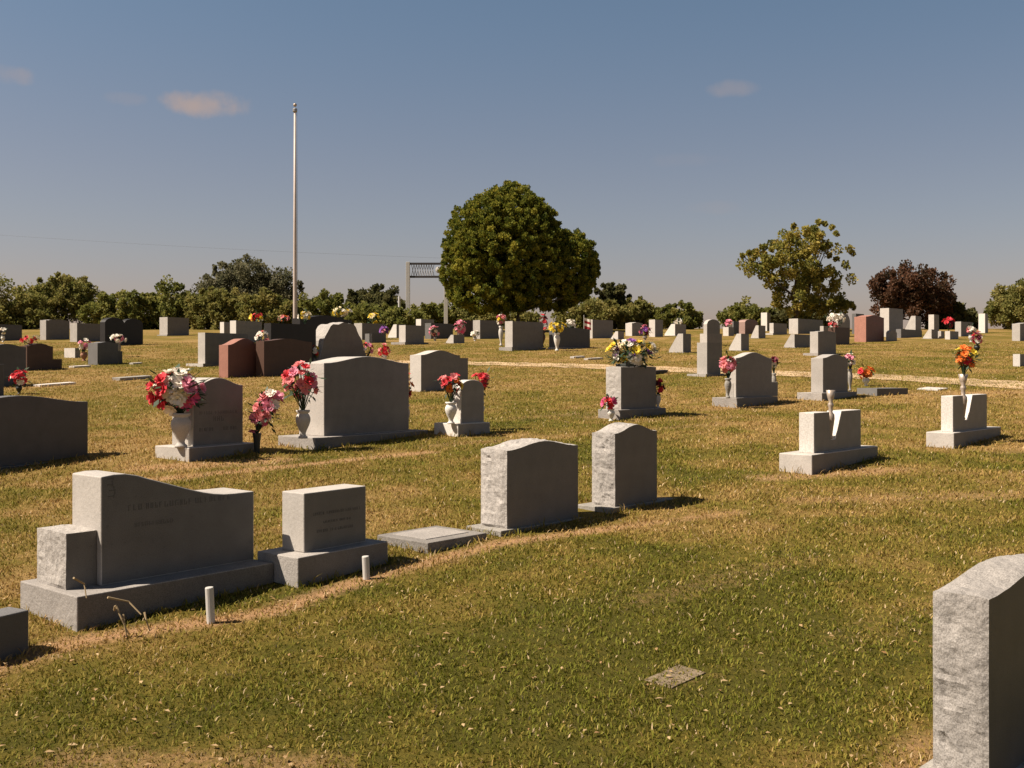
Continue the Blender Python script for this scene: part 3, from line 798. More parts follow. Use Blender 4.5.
def bloom_mesh(bm, c, r, rd, mi=0, ax=None, petals=7):
    """one open flower: two whorls of curved petals about an axis"""
    ax = (ax or Vector((rd.uniform(-1, 1), rd.uniform(-1.2, .3), rd.uniform(0, 1.2)))).normalized()
    q = ax.to_track_quat('Z', 'Y')
    for ring, (n, rr_, lift) in enumerate(((petals, 1.0, 0.25), (petals - 2, 0.62, 0.6))):
        off = rd.random() * 3
        for k in range(n):
            a = off + 2 * math.pi * k / n; w = math.pi / n * 1.25
            R_ = r * rr_ * rd.uniform(.85, 1.15); l = lift * R_ * rd.uniform(.7, 1.3)
            p0 = Vector((0, 0, -0.1 * r))
            p1 = Vector((R_ * .6 * math.cos(a - w), R_ * .6 * math.sin(a - w), l * .4))
            p2 = Vector((R_ * .6 * math.cos(a + w), R_ * .6 * math.sin(a + w), l * .4))
            p3 = Vector((R_ * math.cos(a - w * .5), R_ * math.sin(a - w * .5), l))
            p4 = Vector((R_ * math.cos(a + w * .5), R_ * math.sin(a + w * .5), l * 1.1))
            v = [bm.verts.new(c + q @ p) for p in (p0, p1, p2, p3, p4)]
            for f in ((v[0], v[1], v[2]), (v[1], v[3], v[4], v[2])):
                bm.faces.new(f).material_index = mi
def bouquet(label, c, rx, rz, colors, n, br, root_pt, seed, near=True, ry=None, leaves=None, shear=0.0, name='bouquet', cat='flowers', leafs=1.0):
    """artificial flowers gathered at root_pt, blooms filling an ellipsoid about c"""
    rd = random.Random(seed); ry = ry or rx * .8
    root = empty(name, root_pt)
    tag(root, label, cat, 'artificial flowers left at the graves')
    c = Vector(c); rp_ = Vector(root_pt)
    pos = []
    tries = 0
    while len(pos) < n and tries < 4000:
        tries += 1
        v = Vector((rd.gauss(0, 1), rd.gauss(0, 1), rd.gauss(0, 1))).normalized() * rd.uniform(.55, 1) 
        p = c + Vector((v.x * rx + shear * v.z * rz, v.y * ry, v.z * rz))
        if all((p - o_).length > br * (0.9 if tries < 2500 else 0.5) for o_, _ in pos): pos.append((p, v))
    clusters = {}
    for k, (p, v) in enumerate(pos):
        if callable(colors): colr = colors(v.x + rd.gauss(0, .15), v.z + rd.gauss(0, .15))
        else: colr = colors[k % len(colors)] if rd.random() < .7 else rd.choice(colors)
        ax = Vector((v.x, v.y - .3, v.z + .3))
        if near:
            b = bmesh.new(); bloom_mesh(b, Vector((0, 0, 0)), br * rd.uniform(.85, 1.2), rd, 0, ax)
            o = obj('bloom', b, PET[colr], root); o.location = p - rp_
        else:
            b = bmesh.new(); bloom_mesh(b, Vector((0, 0, 0)), br * rd.uniform(.85, 1.2), rd, 0, ax, 5)
            o = obj('bloom', b, PET[colr], root); o.location = p - rp_
    b = bmesh.new()
    for k, (p, v) in enumerate(pos):
        q = p - rp_
        if k % 2 == 0 or near: tube(b, [Vector((0, 0, 0)), q * .5 + Vector((0, 0, .1 * rz)), q], 0.004 if near else .008, n=4)
    for k in range(int((leaves or n * 3) * leafs)):
        v = Vector((rd.gauss(0, 1), rd.gauss(0, 1), rd.gauss(-.25, 1))).normalized() * rd.uniform(.4, 1.05)
        p = c - rp_ + Vector((v.x * rx, v.y * ry, v.z * rz))
        d = Vector((v.x + rd.uniform(-.4, .4), v.y + rd.uniform(-.4, .4), v.z * .4 + rd.uniform(-.5, .5))).normalized()
        s_ = d.cross(Vector((rd.uniform(-.3, .3), rd.uniform(-.3, .3), 1))).normalized()
        l = br * rd.uniform(1.2, 2.0); w = l * .22
        vv = [b.verts.new(x) for x in (p, p + d * l * .5 + s_ * w, p + d * l, p + d * l * .5 - s_ * w)]
        b.faces.new(vv)
    obj('foliage', b, M['leaf'], root)
    return root

def st_vase(st, px, j, ytop, r, mat, label, zfrom=None):
    i = st.i_at(px, j); z0 = st.zb if zfrom is None else zfrom
    base = st.pt(i, j, z0)
    hgt = st.z_at(ytop, i, j) - z0
    urn(label, base, r, hgt, mat)
    return base + Vector((0, 0, hgt * .9))

# pale urn with the red, white and pink bouquet
st = S['Q2']
top = st_vase(st, 181, 0.14, 413, 0.105, 'pale', 'pale stone urn on the base of the engraved arched headstone')
Y = top.y - 0.02
bouquet('red, white and pink flowers in the pale urn at left', at(176, 389, Y), 0.29, 0.235, lambda x, z: ('w' if z > .15 or z < -.45 else 'c') if abs(x) < .27 else ('r' if x < 0 else ('m' if z < -.3 else 'p')), 40, 0.075, top, 3, True, ry=.2)
st = S['Q3']
top = st_vase(st, 303, 0.06, 410, 0.085, 'pale', 'squat stone urn on the base of the largest second row stone')
Y = top.y
bouquet('arching red and pink flowers in the squat urn', at(300, 381, Y), 0.22, 0.21, 'rkpkrwk', 30, 0.058, top, 5, True, ry=.16)
# spray on a stake
gp = gpt(257, 453)
b = bmesh.new(); tube(b, [(0, 0, -.05), (0, 0, .12), (0, 0, .22)], 0.025, 0.05, 10)
o = obj('flower_cone', b, M['cone']); o.location = gp
tag(o, 'dark cone vase staked in the ground between two second row stones', 'vase', 'vases standing by the headstones')
top = gp + Vector((0, 0, .2))
bouquet('magenta flower spray in the staked dark cone', at(265, 408, gp.y), 0.13, 0.25, 'pkpwmpwk', 34, 0.058, top, 8, True, ry=.13, shear=.55)
# behind right of Q3
st = S['Q3']
i = st.W - .12; bp_ = st.pt(i + .02, .33, st.zb)
urn('urn half hidden at the right end of the largest second row stone', bp_, .08, .32, 'pale')
bouquet('red flowers peeping out behind the right end of the largest second row stone', bp_ + Vector((0.03, 0, .52)), .1, .2, 'rwro', 10, .055, bp_ + Vector((0, 0, .3)), 21, True)
# Q4 vases
st = S['Q4']
top = st_vase(st, 451, 0.09, 402, 0.075, 'white', 'white vase on the base of the small white headstone')
bouquet('red, orange and yellow flowers in the white vase', at(450, 383, top.y), 0.145, 0.13, 'rkoyrk', 18, 0.048, top, 13, True)
i = st.W - .1; jv = .28
bp_ = st.pt(st.i_at(480, jv), jv, st.zb)
urn('white vase behind the right side of the small white headstone', bp_, .06, .25, 'white')
bouquet('yellow and red flowers at the right side of the small white headstone', at(481, 382, bp_.y), 0.12, 0.16, 'yrkyro', 16, 0.048, bp_ + Vector((0, 0, .22)), 14, True)
# Q5 spray on top, plus two vases
st = S['Q5']
topz = st.zb + st.Ht
rp0 = st.pt(st.i0 + st.Wt / 2, st.jj + st.Dt / 2, topz)
b = bmesh.new(); box(b, -st.Wt * .3, st.Wt * .3, -st.Dt * .35, st.Dt * .35, 0.002, 0.05, .01)
sd0 = obj('flower_saddle', b, M['cone']); sd0.location = rp0; sd0.rotation_euler = (0, 0, st.yaw)
tag(sd0, 'dark foam saddle under the flower spray on the square headstone', 'flower holder')
bouquet('large yellow, white and violet flower spray on top of the square headstone', at(632, 353, rp0.y), 0.40, 0.19, 'ywcywvwycwv', 52, 0.066, rp0 + Vector((0, 0, .05)), 17, True, ry=.24, leaves=220)
bp_ = st.pt(-.02, -.08, 0); bp_.z = h(0, bp_.y)
bp_ = gpt(611, 421)
urn('small white vase on the grass before the square headstone', bp_, .055, .17, 'white')
bouquet('pair of crimson roses in the small vase before the square headstone', at(609, 402, bp_.y), .09, .09, 'mrm', 6, .06, bp_ + Vector((0, 0, .15)), 23, True)
i = st.W - .07; bp_ = st.pt(i, .1, st.zb)
urn('small pale vase on the right end of the square headstone base', bp_, .05, .2, 'pale')
bouquet('maroon flowers at the right end of the square headstone base', bp_ + Vector((0, 0, .32)), .09, .12, 'ddr', 8, .05, bp_ + Vector((0, 0, .18)), 24, True)
# slotted stones: vases
def bronze_vase(label, st, ytop):
    ic, wslot, zf = st.slot
    r = 4.6 * st.O.y / F
    p = st.pt(ic - wslot * .2, st.jj + r * .6, zf)
    hgt = st.z_at(ytop, ic, st.jj + r) - zf
    prof = [(.35, 0), (.5, .03), (.35, .06), (.4, .1), (.85, .42), (.8, .5), (.4, .55), (.5, .6), (.4, .63), (.65, .68), (.6, .72), (.35, .76), (.68, .84), (1, 1), (.85, 1)]
    b = bmesh.new(); lathe(b, [(a * r * 1.05, z * hgt) for a, z in prof])
    o = obj('flower_vase', b, M['bronze'], smooth=True); o.location = p
    tag(o, label, 'vase', 'vases standing by the headstones')
    return p + Vector((0, 0, hgt * .95))
bronze_vase('empty bronze trumpet vase standing in the slot of a white headstone', S['Q6'], 390)
top = bronze_vase('bronze trumpet vase carrying the orange bouquet', S['Q7'], 374)
bouquet('orange and yellow bouquet in the tall bronze vase at right', at(966, 357, top.y), .13, .13, 'yoyoro', 18, .05, top, 31, True)

# smaller arrangements farther off: (label, px, py centre, row of ground or None, rx px, rz px, colours, stone key or None)
def far_flowers(label, px, py, rxp, rzp, colors, n, seed, yb=None, st=None, on_top=False, pot=None, j=0.1):
    if st is not None and on_top:
        i = min(max(st.i_at(px, st.jj + st.Dt / 2), st.i0 + .05), st.i0 + st.Wt - .05)
        tt = (i - st.i0) / st.Wt
        base = st.pt(i, st.jj + st.Dt / 2, st.zb + st.Ht + st.rs * (0.5 - 0.5 * math.cos(2 * math.pi * tt)))
    elif st is not None: base = st.pt(st.i_at(px, j), j, st.zb)
    else: base = gpt(px, yb)
    s_ = base.y / F
    c = at(px, py, base.y)
    rx, rz = rxp * s_, rzp * s_
    rp2 = Vector(base)
    if pot:
        ph = pot[1] * s_; pr = pot[0] * s_
        o = urn(pot[3], base, pr, ph, pot[2], 'flower_pot'); rp2 = base + Vector((0, 0, ph * .9))
    c.z = max(c.z, rp2.z + rz * .75) if on_top else c.z
    br = max(0.06, 2.5 * s_)
    bouquet(label, c, rx, rz, colors, n, br, rp2, seed, False, leaves=n * 2)
FF = far_flowers
FF('red flowers in a dark pot at the left edge of the lawn', 19, 377, 10, 8, 'rrrw', 14, 41, yb=394, pot=(3, 9, 'cone', 'dark pot of red flowers at the left edge'))
FF('red and cream flowers on top of the brown headstone at left', 30, 339, 10, 4, 'rrcc', 12, 42, st=S['L13'], on_top=True)
FF('pink and white flowers in a terracotta pot left of the small headstone', 84, 344, 6, 6, 'pwpw', 11, 43, yb=361, pot=(3.5, 9, 'terra', 'terracotta pot standing left of the small headstone'))
FF('white and pink flowers behind the right shoulder of the small headstone', 118, 338, 8, 5, 'wwcp', 12, 44, yb=357, pot=(3, 14, 'concrete', 'grey vase behind the small headstone'))
FF('white flowers on the headstone at the very left edge', 3, 331, 3, 3, 'w', 4, 45, yb=342, pot=(2, 6, 'white', 'white pot at the very left edge'))
FF('peach and white flowers above the right end of the red granite stone', 262, 337, 7, 7, 'wckk', 13, 46, st=S['L1'], on_top=True)
FF('red, yellow and white flowers behind the red granite stone', 257, 317, 7, 5, 'rywyr', 12, 47, st=S['L6'], on_top=True)
FF('yellow flowers on the black monument beside the flagpole', 305, 315, 7, 4.5, 'yycw', 12, 48, st=S['L2'], on_top=True)
FF('orange flower bar on the left end of the black monument', 283, 318, 6, 2.5, 'okyc', 9, 49, st=S['L2'], on_top=True)
FF('yellow and white flowers along the top of the big black headstone', 341, 312, 10, 4, 'ywcwy', 16, 50, st=S['L3'], on_top=True)
FF('yellow and red flowers at the left foot of the boulder stone', 313, 350, 6, 7, 'ywrr', 13, 51, yb=366, pot=(3, 8, 'concrete', 'grey vase left of the boulder stone'))
FF('pink flowers at the right foot of the boulder stone', 368, 348, 4, 7, 'pwrp', 10, 52, yb=364, pot=(3, 8, 'concrete', 'grey vase right of the boulder stone'))
FF('bright red flowers in the grass right of the boulder stone', 384, 350, 6, 6, 'rrkr', 12, 53, yb=361, pot=(3, 6, 'white', 'white pot of bright red flowers'))
FF('yellow flowers on the dark headstone right of the boulder stone', 373, 318, 6, 5, 'yyc', 10, 54, st=S['M16'], on_top=True)
FF('purple flowers on the small low dark stone', 384, 330, 4.5, 4, 'vvp', 8, 55, st=S['M15'], on_top=True)
FF('pink flowers beside the dark headstone below the gateway sign', 435, 331, 5, 5, 'pwp', 9, 56, yb=341, pot=(2, 4, 'concrete', 'grey pot of pink flowers below the gateway sign'))
FF('large pink flower bunch before the brown-pink headstone', 460, 327, 6, 7, 'pppm', 13, 57, yb=340, pot=(2.5, 6, 'concrete', 'grey pot of the large pink flower bunch'))
FF('white flowers at the left of the headstone under the evergreen', 475, 334, 3.5, 3.5, 'ww', 6, 58, yb=341, pot=(2, 4, 'white', 'white pot under the evergreen'))
FF('yellow and pink flowers at the left edge of the squared headstone', 501, 319, 4, 6, 'ypkw', 10, 59, yb=346, pot=(2.5, 20, 'pale', 'tall pale vase left of the squared headstone'))
FF('red flowers in a dark vase right of the squared headstone', 542, 323, 5, 8, 'rdrk', 12, 60, yb=347, pot=(3.5, 15, 'brown', 'brown vase right of the squared headstone'))
FF('bright yellow flowers in a tall white vase', 557, 327, 9, 5.5, 'yyyy', 16, 61, yb=351, pot=(3.2, 18, 'white', 'tall white vase of bright yellow flowers'))
FF('white flowers on top of the low wide dark headstone', 570, 323, 6, 3.5, 'wwc', 9, 62, st=S['M3'], on_top=True)
FF('pink and violet flowers between two pale stones behind the crowned stone', 645, 330, 6, 5, 'pvdp', 11, 63, yb=340, pot=(2.5, 4, 'concrete', 'grey pot of pink and violet flowers'))
FF('white ornament flowers on the white slant marker', 678, 322, 5, 3, 'ww', 6, 64, st=S['M7'], on_top=True)
FF('big salmon pink carnations at the left shoulder of the grey headstone', 728, 363, 7.5, 9, 'kkkp', 16, 65, st=S['R1'], j=.06, pot=(3.5, 20, 'concrete', 'grey vase at the left of the shouldered headstone'))
FF('small pink flowers behind the right shoulder of the shouldered headstone', 774, 361, 3, 5, 'pwd', 8, 66, st=S['R1'], j=.45, pot=(2.5, 22, 'concrete', 'grey vase behind the shouldered headstone'))
FF('pink and white flowers at the right shoulder of the tall grey headstone', 850, 360, 5, 6, 'ppwd', 11, 67, st=S['R2'], j=.3, pot=(2.5, 22, 'concrete', 'grey vase right of the tall grey headstone'))
FF('orange flowers in a white pot by the road', 866, 372, 8, 6.5, 'ooor', 14, 68, yb=386, pot=(3.4, 8, 'white', 'white pot of orange flowers by the road'))
FF('pink flowers on the small pale stone under the tree', 728.5, 323, 4, 3.5, 'pkw', 8, 69, st=S['R15'], on_top=True)
FF('white flower saddle on the white round-topped stone', 836, 318, 9, 4, 'wwww', 13, 70, st=S['R17'], on_top=True)
FF('pink flowers on the brown granite stone', 833, 328, 5, 3, 'kkr', 8, 71, st=S['R17'], on_top=True)
FF('red flowers on the small pale stone under the dark red tree', 948.5, 322, 5, 4.5, 'rrrd', 10, 72, st=S['R27'], on_top=True)
FF('white flowers in a low pot right of the red flowers', 971, 329, 4, 3, 'wwk', 7, 73, yb=342, pot=(2.5, 7, 'pale', 'pale pot right of the red flowers'))
FF('pink and white flowers low on the grass above the orange bouquet', 977, 338, 5, 7, 'kwrd', 12, 74, yb=352, pot=(3, 7, 'cone', 'dark pot on the grass above the orange bouquet'))

# white marker posts in the near row
for lab, px, yb, yt, rp_ in (('short white pipe post before the swooping monument', 211, 623, 587, 4.2), ('short white pipe post before the flat-topped headstone', 366.5, 579, 556, 3.6)):
    g = gpt(px, yb); s_ = g.y / F
    b = bmesh.new(); lathe(b, [(rp_ * s_, -.06), (rp_ * s_, (yb - yt) * s_ - .004), (rp_ * s_ * .9, (yb - yt) * s_)], 14)
    o = obj('marker_post', b, M['paint'], smooth=False); o.location = g; o.rotation_euler = (0.03, -.04, 0)
    tag(o, lab, 'post', 'white pipe posts in the nearest row')
# dry weeds at the foot of the swooping monument
g = gpt(128, 634); root = empty('dry_weed', g)
tag(root, 'dry broken weed stalks leaning on the base of the swooping monument', 'weed')
s_ = g.y / F
for (x0, y0), (x1, y1) in (((-9, 43), (20, 24)), ((20, 24), (26, 6)), ((-8, 30), (6, 2)), ((-1, 22), (4, 1)), ((-42, 62), (-34, 40)), ((-10, 26), (-6, 32)), ((-24, 118), (-19, 128))):
    b = bmesh.new(); tube(b, [(x0 * s_, -.05 - .1 * (y0 > 35), y0 * s_), ((x0 + x1) / 2 * s_, -.07, (y0 + y1) / 2 * s_ + .01), (x1 * s_, -.06 - .05 * random.random(), max(y1 * s_, 0))], .006, .003, 5)
    if y0 < 100: obj('stalk', b, M['straw'], root)
    else: b.free()

# flagpole
Yp = 41.0; zt = HC - (105 - HZ) / F * Yp; xp = (295 - 512) / F * Yp
root = empty('flagpole', (xp, Yp, h(0, Yp))); hp = zt - h(0, Yp)
tag(root, 'tall bare white flagpole rising behind the black monument', 'flagpole')
b = bmesh.new(); lathe(b, [(.078, -.2), (.078, .6), (.066, hp * .45), (.042, hp - .12)], 16); obj('pole', b, M['polepaint'], root, True)
b = bmesh.new(); bmesh.ops.create_uvsphere(b, u_segments=12, v_segments=8, radius=.07); o = obj('finial_ball', b, M['bronze'], root, True); o.location = (0, 0, hp)
b = bmesh.new(); lathe(b, [(.075, 0), (.09, .03), (.09, .12), (.05, .16)], 12); o = obj('truck', b, M['steel'], root); o.location = (0, 0, hp - .28)
b = bmesh.new(); tube(b, [(.1, -.03, .9), (.1, -.03, hp * .5), (.08, -.03, hp - .2)], .008, n=5); obj('halyard', b, M['steel'], root)

# gateway sign
Yg = 61.0; gl = at(408, 262, Yg); gr_ = at(446, 262, Yg)
root = empty('gateway_sign', (gl.x, Yg, h(0, Yg))); tag(root, 'white post and beam gateway sign left of the big round evergreen', 'sign')
H_ = gl.z - h(0, Yg); Wg = gr_.x - gl.x
for x in (0, Wg):
    b = bmesh.new(); box(b, x - .11, x + .11, -.11, .11, -.2, H_, .01); obj('post', b, M['paint'], root)
b = bmesh.new(); box(b, .112, Wg - .112, -.05, .05, H_ - .16, H_ - .04); obj('rail', b, M['darkrail'], root)
b = bmesh.new(); box(b, .112, Wg - .112, -.05, .05, H_ - .92, H_ - .80); obj('rail', b, M['darkrail'], root)
b = bmesh.new()
for q in range(9):
    x0 = .2 + q * (Wg - .9) / 9; x1 = x0 + (Wg - .9) / 9
    tube(b, [(x0, 0, H_ - .795), (x1, 0, H_ - .165)], .016, n=4); tube(b, [(x0, .04, H_ - .165), (x1, .04, H_ - .795)], .016, n=4)
obj('lattice', b, M['greymesh'], root)
b = bmesh.new(); lathe(b, [(.17, 0), (.2, .02), (.1, .05)], 12); bmesh.ops.rotate(b, verts=b.verts, cent=(0, 0, 0), matrix=Matrix.Rotation(R(90), 3, 'X')); o = obj('emblem', b, M['paint'], root); o.location = (Wg - .42, -.022, H_ - .46)
b = bmesh.new(); tube(b, [(-.45, 0, -.1), (-.45, 0, 1.9)], .07, n=8); 
o = obj('gate_post', b, M['paint']); o.location = (gl.x, Yg - .5, h(0, Yg)); tag(o, 'short white post just left of the gateway sign', 'post')

# little flag
g = gpt(584, 340); root = empty('small_flag', g); s_ = g.y / F; tag(root, 'little red and white flag beside the dark headstone', 'flag')
b = bmesh.new(); tube(b, [(0, 0, -.05), (0, 0, 25 * s_)], .012, n=5); obj('stick', b, M['paint'], root)
for k in range(4):
    b = bmesh.new(); z0 = (12 + k * 2.6) * s_
    vv = []
    for q in range(5):
        vv.append((b.verts.new((.012 + q * 1.7 * s_, .03 * math.sin(q * 1.4), z0 - q * .6 * s_)), b.verts.new((.012 + q * 1.7 * s_, .03 * math.sin(q * 1.4), z0 + 2.55 * s_ - q * .6 * s_))))
    for a, c in zip(vv, vv[1:]): b.faces.new((a[0], c[0], c[1], a[1]))
    obj('stripe', b, M['flagred'] if k % 2 == 0 else PET['w'], root)

# overhead cable far off, between poles beyond the trees
ca = at(-60, 231, 75); cb = at(560, 262, 75)
b = bmesh.new(); tube(b, [ca.lerp(cb, q / 20) - Vector((0, 0, .25 * math.sin(math.pi * q / 20))) for q in range(21)], .004, n=4)
o = obj('overhead_cable', b, M['darkrail']); tag(o, 'thin overhead cable strung across the sky at left', 'cable')
for p, lab in ((ca, 'wooden utility pole at the left end of the cable'), (cb, 'wooden utility pole hidden behind the evergreen')):
    b = bmesh.new(); zz = h(0, 75); lathe(b, [(.14, -.3), (.1, p.z - zz + .3)], 10); o = obj('utility_pole', b, M['bark']); o.location = (p.x, 75.15, zz); tag(o, lab, 'utility pole', 'utility poles carrying the cable')

# ------------------------------------------------------------------ trees
def foliage(name, clumps, leaf, per, cols, parent, rd, up=0.3, spread=1.0, aspect=0.5):
    """clumps: (x, y, z, radius, tone 0..1) ; leaf-sized faces spread through each clump"""
    C = np.array(clumps); n = len(C)
    idx = np.repeat(np.arange(n), per); m_ = len(idx)
    v = rd.normal(size=(m_, 3)); v /= np.linalg.norm(v, axis=1)[:, None]
    rad = rd.random(m_) ** 0.45
    p = C[idx, :3] + v * (rad * C[idx, 3])[:, None] * spread
    d = v * 0.8 + rd.normal(size=(m_, 3)) * 0.6; d[:, 2] += up; d /= np.linalg.norm(d, axis=1)[:, None]
    q = rd.normal(size=(m_, 3)); s = np.cross(d, q); s /= np.linalg.norm(s, axis=1)[:, None]
    l = leaf * (0.6 + 0.8 * rd.random(m_)); w = l * aspect
    a = p; b_ = p + d * (l * .5)[:, None] + s * w[:, None]; c_ = p + d * l[:, None]; e_ = p + d * (l * .5)[:, None] - s * w[:, None]
    co = np.stack([a, b_, c_, e_], 1).reshape(-1, 3)
    fc = np.arange(m_ * 4).reshape(-1, 4)
    t = np.clip(C[idx, 4] + rd.normal(size=m_) * 0.22, 0, 1)
    c0, c1, c2 = (np.array(x) * 1.1 for x in cols)
    colr = np.where((t < .5)[:, None], c0 + (c1 - c0) * (t * 2)[:, None], c1 + (c2 - c1) * (t * 2 - 1)[:, None])
    colr = np.concatenate([colr, np.ones((m_, 1))], 1)
    me = np_mesh(name, co, fc, np.repeat(colr, 4, 0)); me.materials.append(M['foliage'])
    o = bpy.data.objects.new(name, me); o.parent = parent; return link(o)

GREENS = {'olive': ((.11, .12, .03), (.20, .19, .052), (.31, .26, .085)), 'cedar': ((.04, .058, .009), (.155, .168, .022), (.33, .29, .044)),
          'grey': ((.075, .08, .042), (.13, .125, .065), (.21, .19, .11)), 'autumn': ((.10, .11, .022), (.25, .225, .045), (.42, .32, .08)),
          'wine': ((.05, .04, .022), (.105, .058, .034), (.19, .09, .05)), 'brush': ((.10, .115, .026), (.175, .18, .044), (.28, .25, .07)),
          'dark': ((.05, .055, .02), (.095, .095, .035), (.16, .145, .055))}
TREE_G = 'trees and bushes along the edge of the cemetery'
def tree(name, label, cat, x0, x1, ytop, Y, tone, lobes, leaf, per, seed, trunk=True, zlow=0.0, nclump=160, clump_r=0.09, up=.3, shell=0.5, yb=None, twigs=0, jit=.25):
    """crown from lobes given in fractions of the tree's own box: (fx, fz, rx, rz)"""
    rd = np.random.default_rng(seed); rp_ = random.Random(seed)
    s = Y / F; zg = h(0, Y); xc = ((x0 + x1) / 2 - 512) * s; W = (x1 - x0) * s; H_ = HC - (ytop - HZ) * s - zg
    root = empty(name, (xc, Y, zg)); tag(root, label, cat, TREE_G)
    clumps = []; tot = sum(l[2] * l[3] for l in lobes)
    for fx, fz, rx, rz in lobes:
        k = max(6, int(nclump * rx * rz / tot))
        for _ in range(k):
            v = rd.normal(size=3); v /= np.linalg.norm(v); r = shell + (1 - shell) * rd.random() ** .6
            r *= 1 - jit * .4 + jit * rd.random()
            x = fx * W + v[0] * rx * W * r; y = v[1] * rx * W * r * .9; z = fz * H_ + v[2] * rz * H_ * r
            if z < 0.06: z = 0.06 + .3 * rd.random()
            clumps.append((x, y, z, clump_r * W * (0.6 + .8 * rd.random()), np.clip(rd.normal(.5, .22), 0, 1)))
    for _ in range(twigs):   # ragged sprays that stand out of the crown
        fx, fz, rx, rz = lobes[rp_.randrange(len(lobes))]
        v = rd.normal(size=3); v[2] = abs(v[2]); v /= np.linalg.norm(v); r = 1.0 + .11 * rd.random()
        clumps.append((fx * W + v[0] * rx * W * r, v[1] * rx * W * r, fz * H_ + v[2] * rz * H_ * r, clump_r * W * .4, .45))
    b = bmesh.new()
    tz = max(l[1] for l in lobes) * H_ * .85; tr = 0.022 * H_ + .03
    if trunk:
        tube(b, [(0, 0, -.2), (rp_.uniform(-.05, .05) * W * .3, 0, tz * .4), (rp_.uniform(-.1, .1) * W * .3, 0, tz)], tr, tr * .4, 9)
    for q in range(9 if trunk else 5):
        c = clumps[rp_.randrange(len(clumps))]
        st_ = Vector((0, 0, tz * rp_.uniform(.15, .6) if trunk else 0)); e_ = Vector(c[:3])
        mid = st_.lerp(e_, .5) + Vector((0, 0, .08 * H_ * rp_.uniform(-.2, 1)))
        tube(b, [st_, mid, e_], tr * .42, tr * .12, 6)
    obj('trunk', b, M['bark'], root)
    foliage('crown', clumps, leaf, per, GREENS[tone], root, rd, up)
    return root
TALL = [(0, .66, .38, .30), (-.24, .52, .26, .26), (.24, .5, .26, .27), (0, .38, .40, .25)]
BUSH = [(0, .5, .42, .48), (-.27, .36, .24, .36), (.27, .34, .24, .34), (0.05, .22, .45, .22)]
YB = 62
# big evergreen
tree('evergreen_tree', 'big dense round evergreen standing alone in the middle', 'tree', 438, 598, 185, 57, 'cedar',
     [(-.07 + .30 * math.cos(q * 2.4) * math.sqrt((q + .5) / 24), .57 + .29 * math.sin(q * 2.4) * math.sqrt((q + .5) / 24), .09 + .02 * (q % 3), .10 + .02 * (q % 4)) for q in range(24)] + [(.31, .47, .17, .20), (.31, .42, .19, .24), (-.07, .57, .375, .37), (-.20, .42, .29, .30), (.31, .45, .19, .23), (.22, .34, .25, .20), (-.12, .27, .33, .15), (-.05, .74, .24, .26)], .095, 95, 101, True, nclump=4400, clump_r=.0175, up=1.4, shell=.86, jit=.09)
# yellowing tree and dark red tree
tree('yellowing_tree', 'open yellow-green tree turning colour, right of the middle', 'tree', 738, 852, 217, 58, 'autumn',
     [(.05, .72, .30, .26), (.22, .62, .26, .30), (-.18, .58, .26, .16), (-.34, .60, .15, .09), (.0, .42, .30, .26), (.24, .38, .22, .28), (.1, .22, .26, .16), (.40, .2, .10, .06)], .125, 95, 102, True, nclump=190, clump_r=.038, up=.2, shell=.3, twigs=60, jit=.45)
tree('dark_red_tree', 'dark reddish round tree right of the yellowing tree', 'tree', 868, 953, 264, 63, 'wine',
     [(0, .66, .42, .32), (-.2, .52, .30, .32), (.24, .5, .25, .28), (0, .36, .40, .26)], .13, 130, 103, True, nclump=210, clump_r=.06, shell=.4, twigs=10)
tree('round_bush', 'round green bush tree at the right edge', 'bush', 985, 1062, 282, 62, 'olive', [(0, .55, .46, .44), (0, .3, .45, .3)], .13, 130, 104, True, nclump=190, clump_r=.07, shell=.4)
tree('low_bush', 'low dark bush right of the dark red tree', 'bush', 930, 977, 305, 64, 'dark', BUSH, .25, 50, 105, False, nclump=110, clump_r=.08)
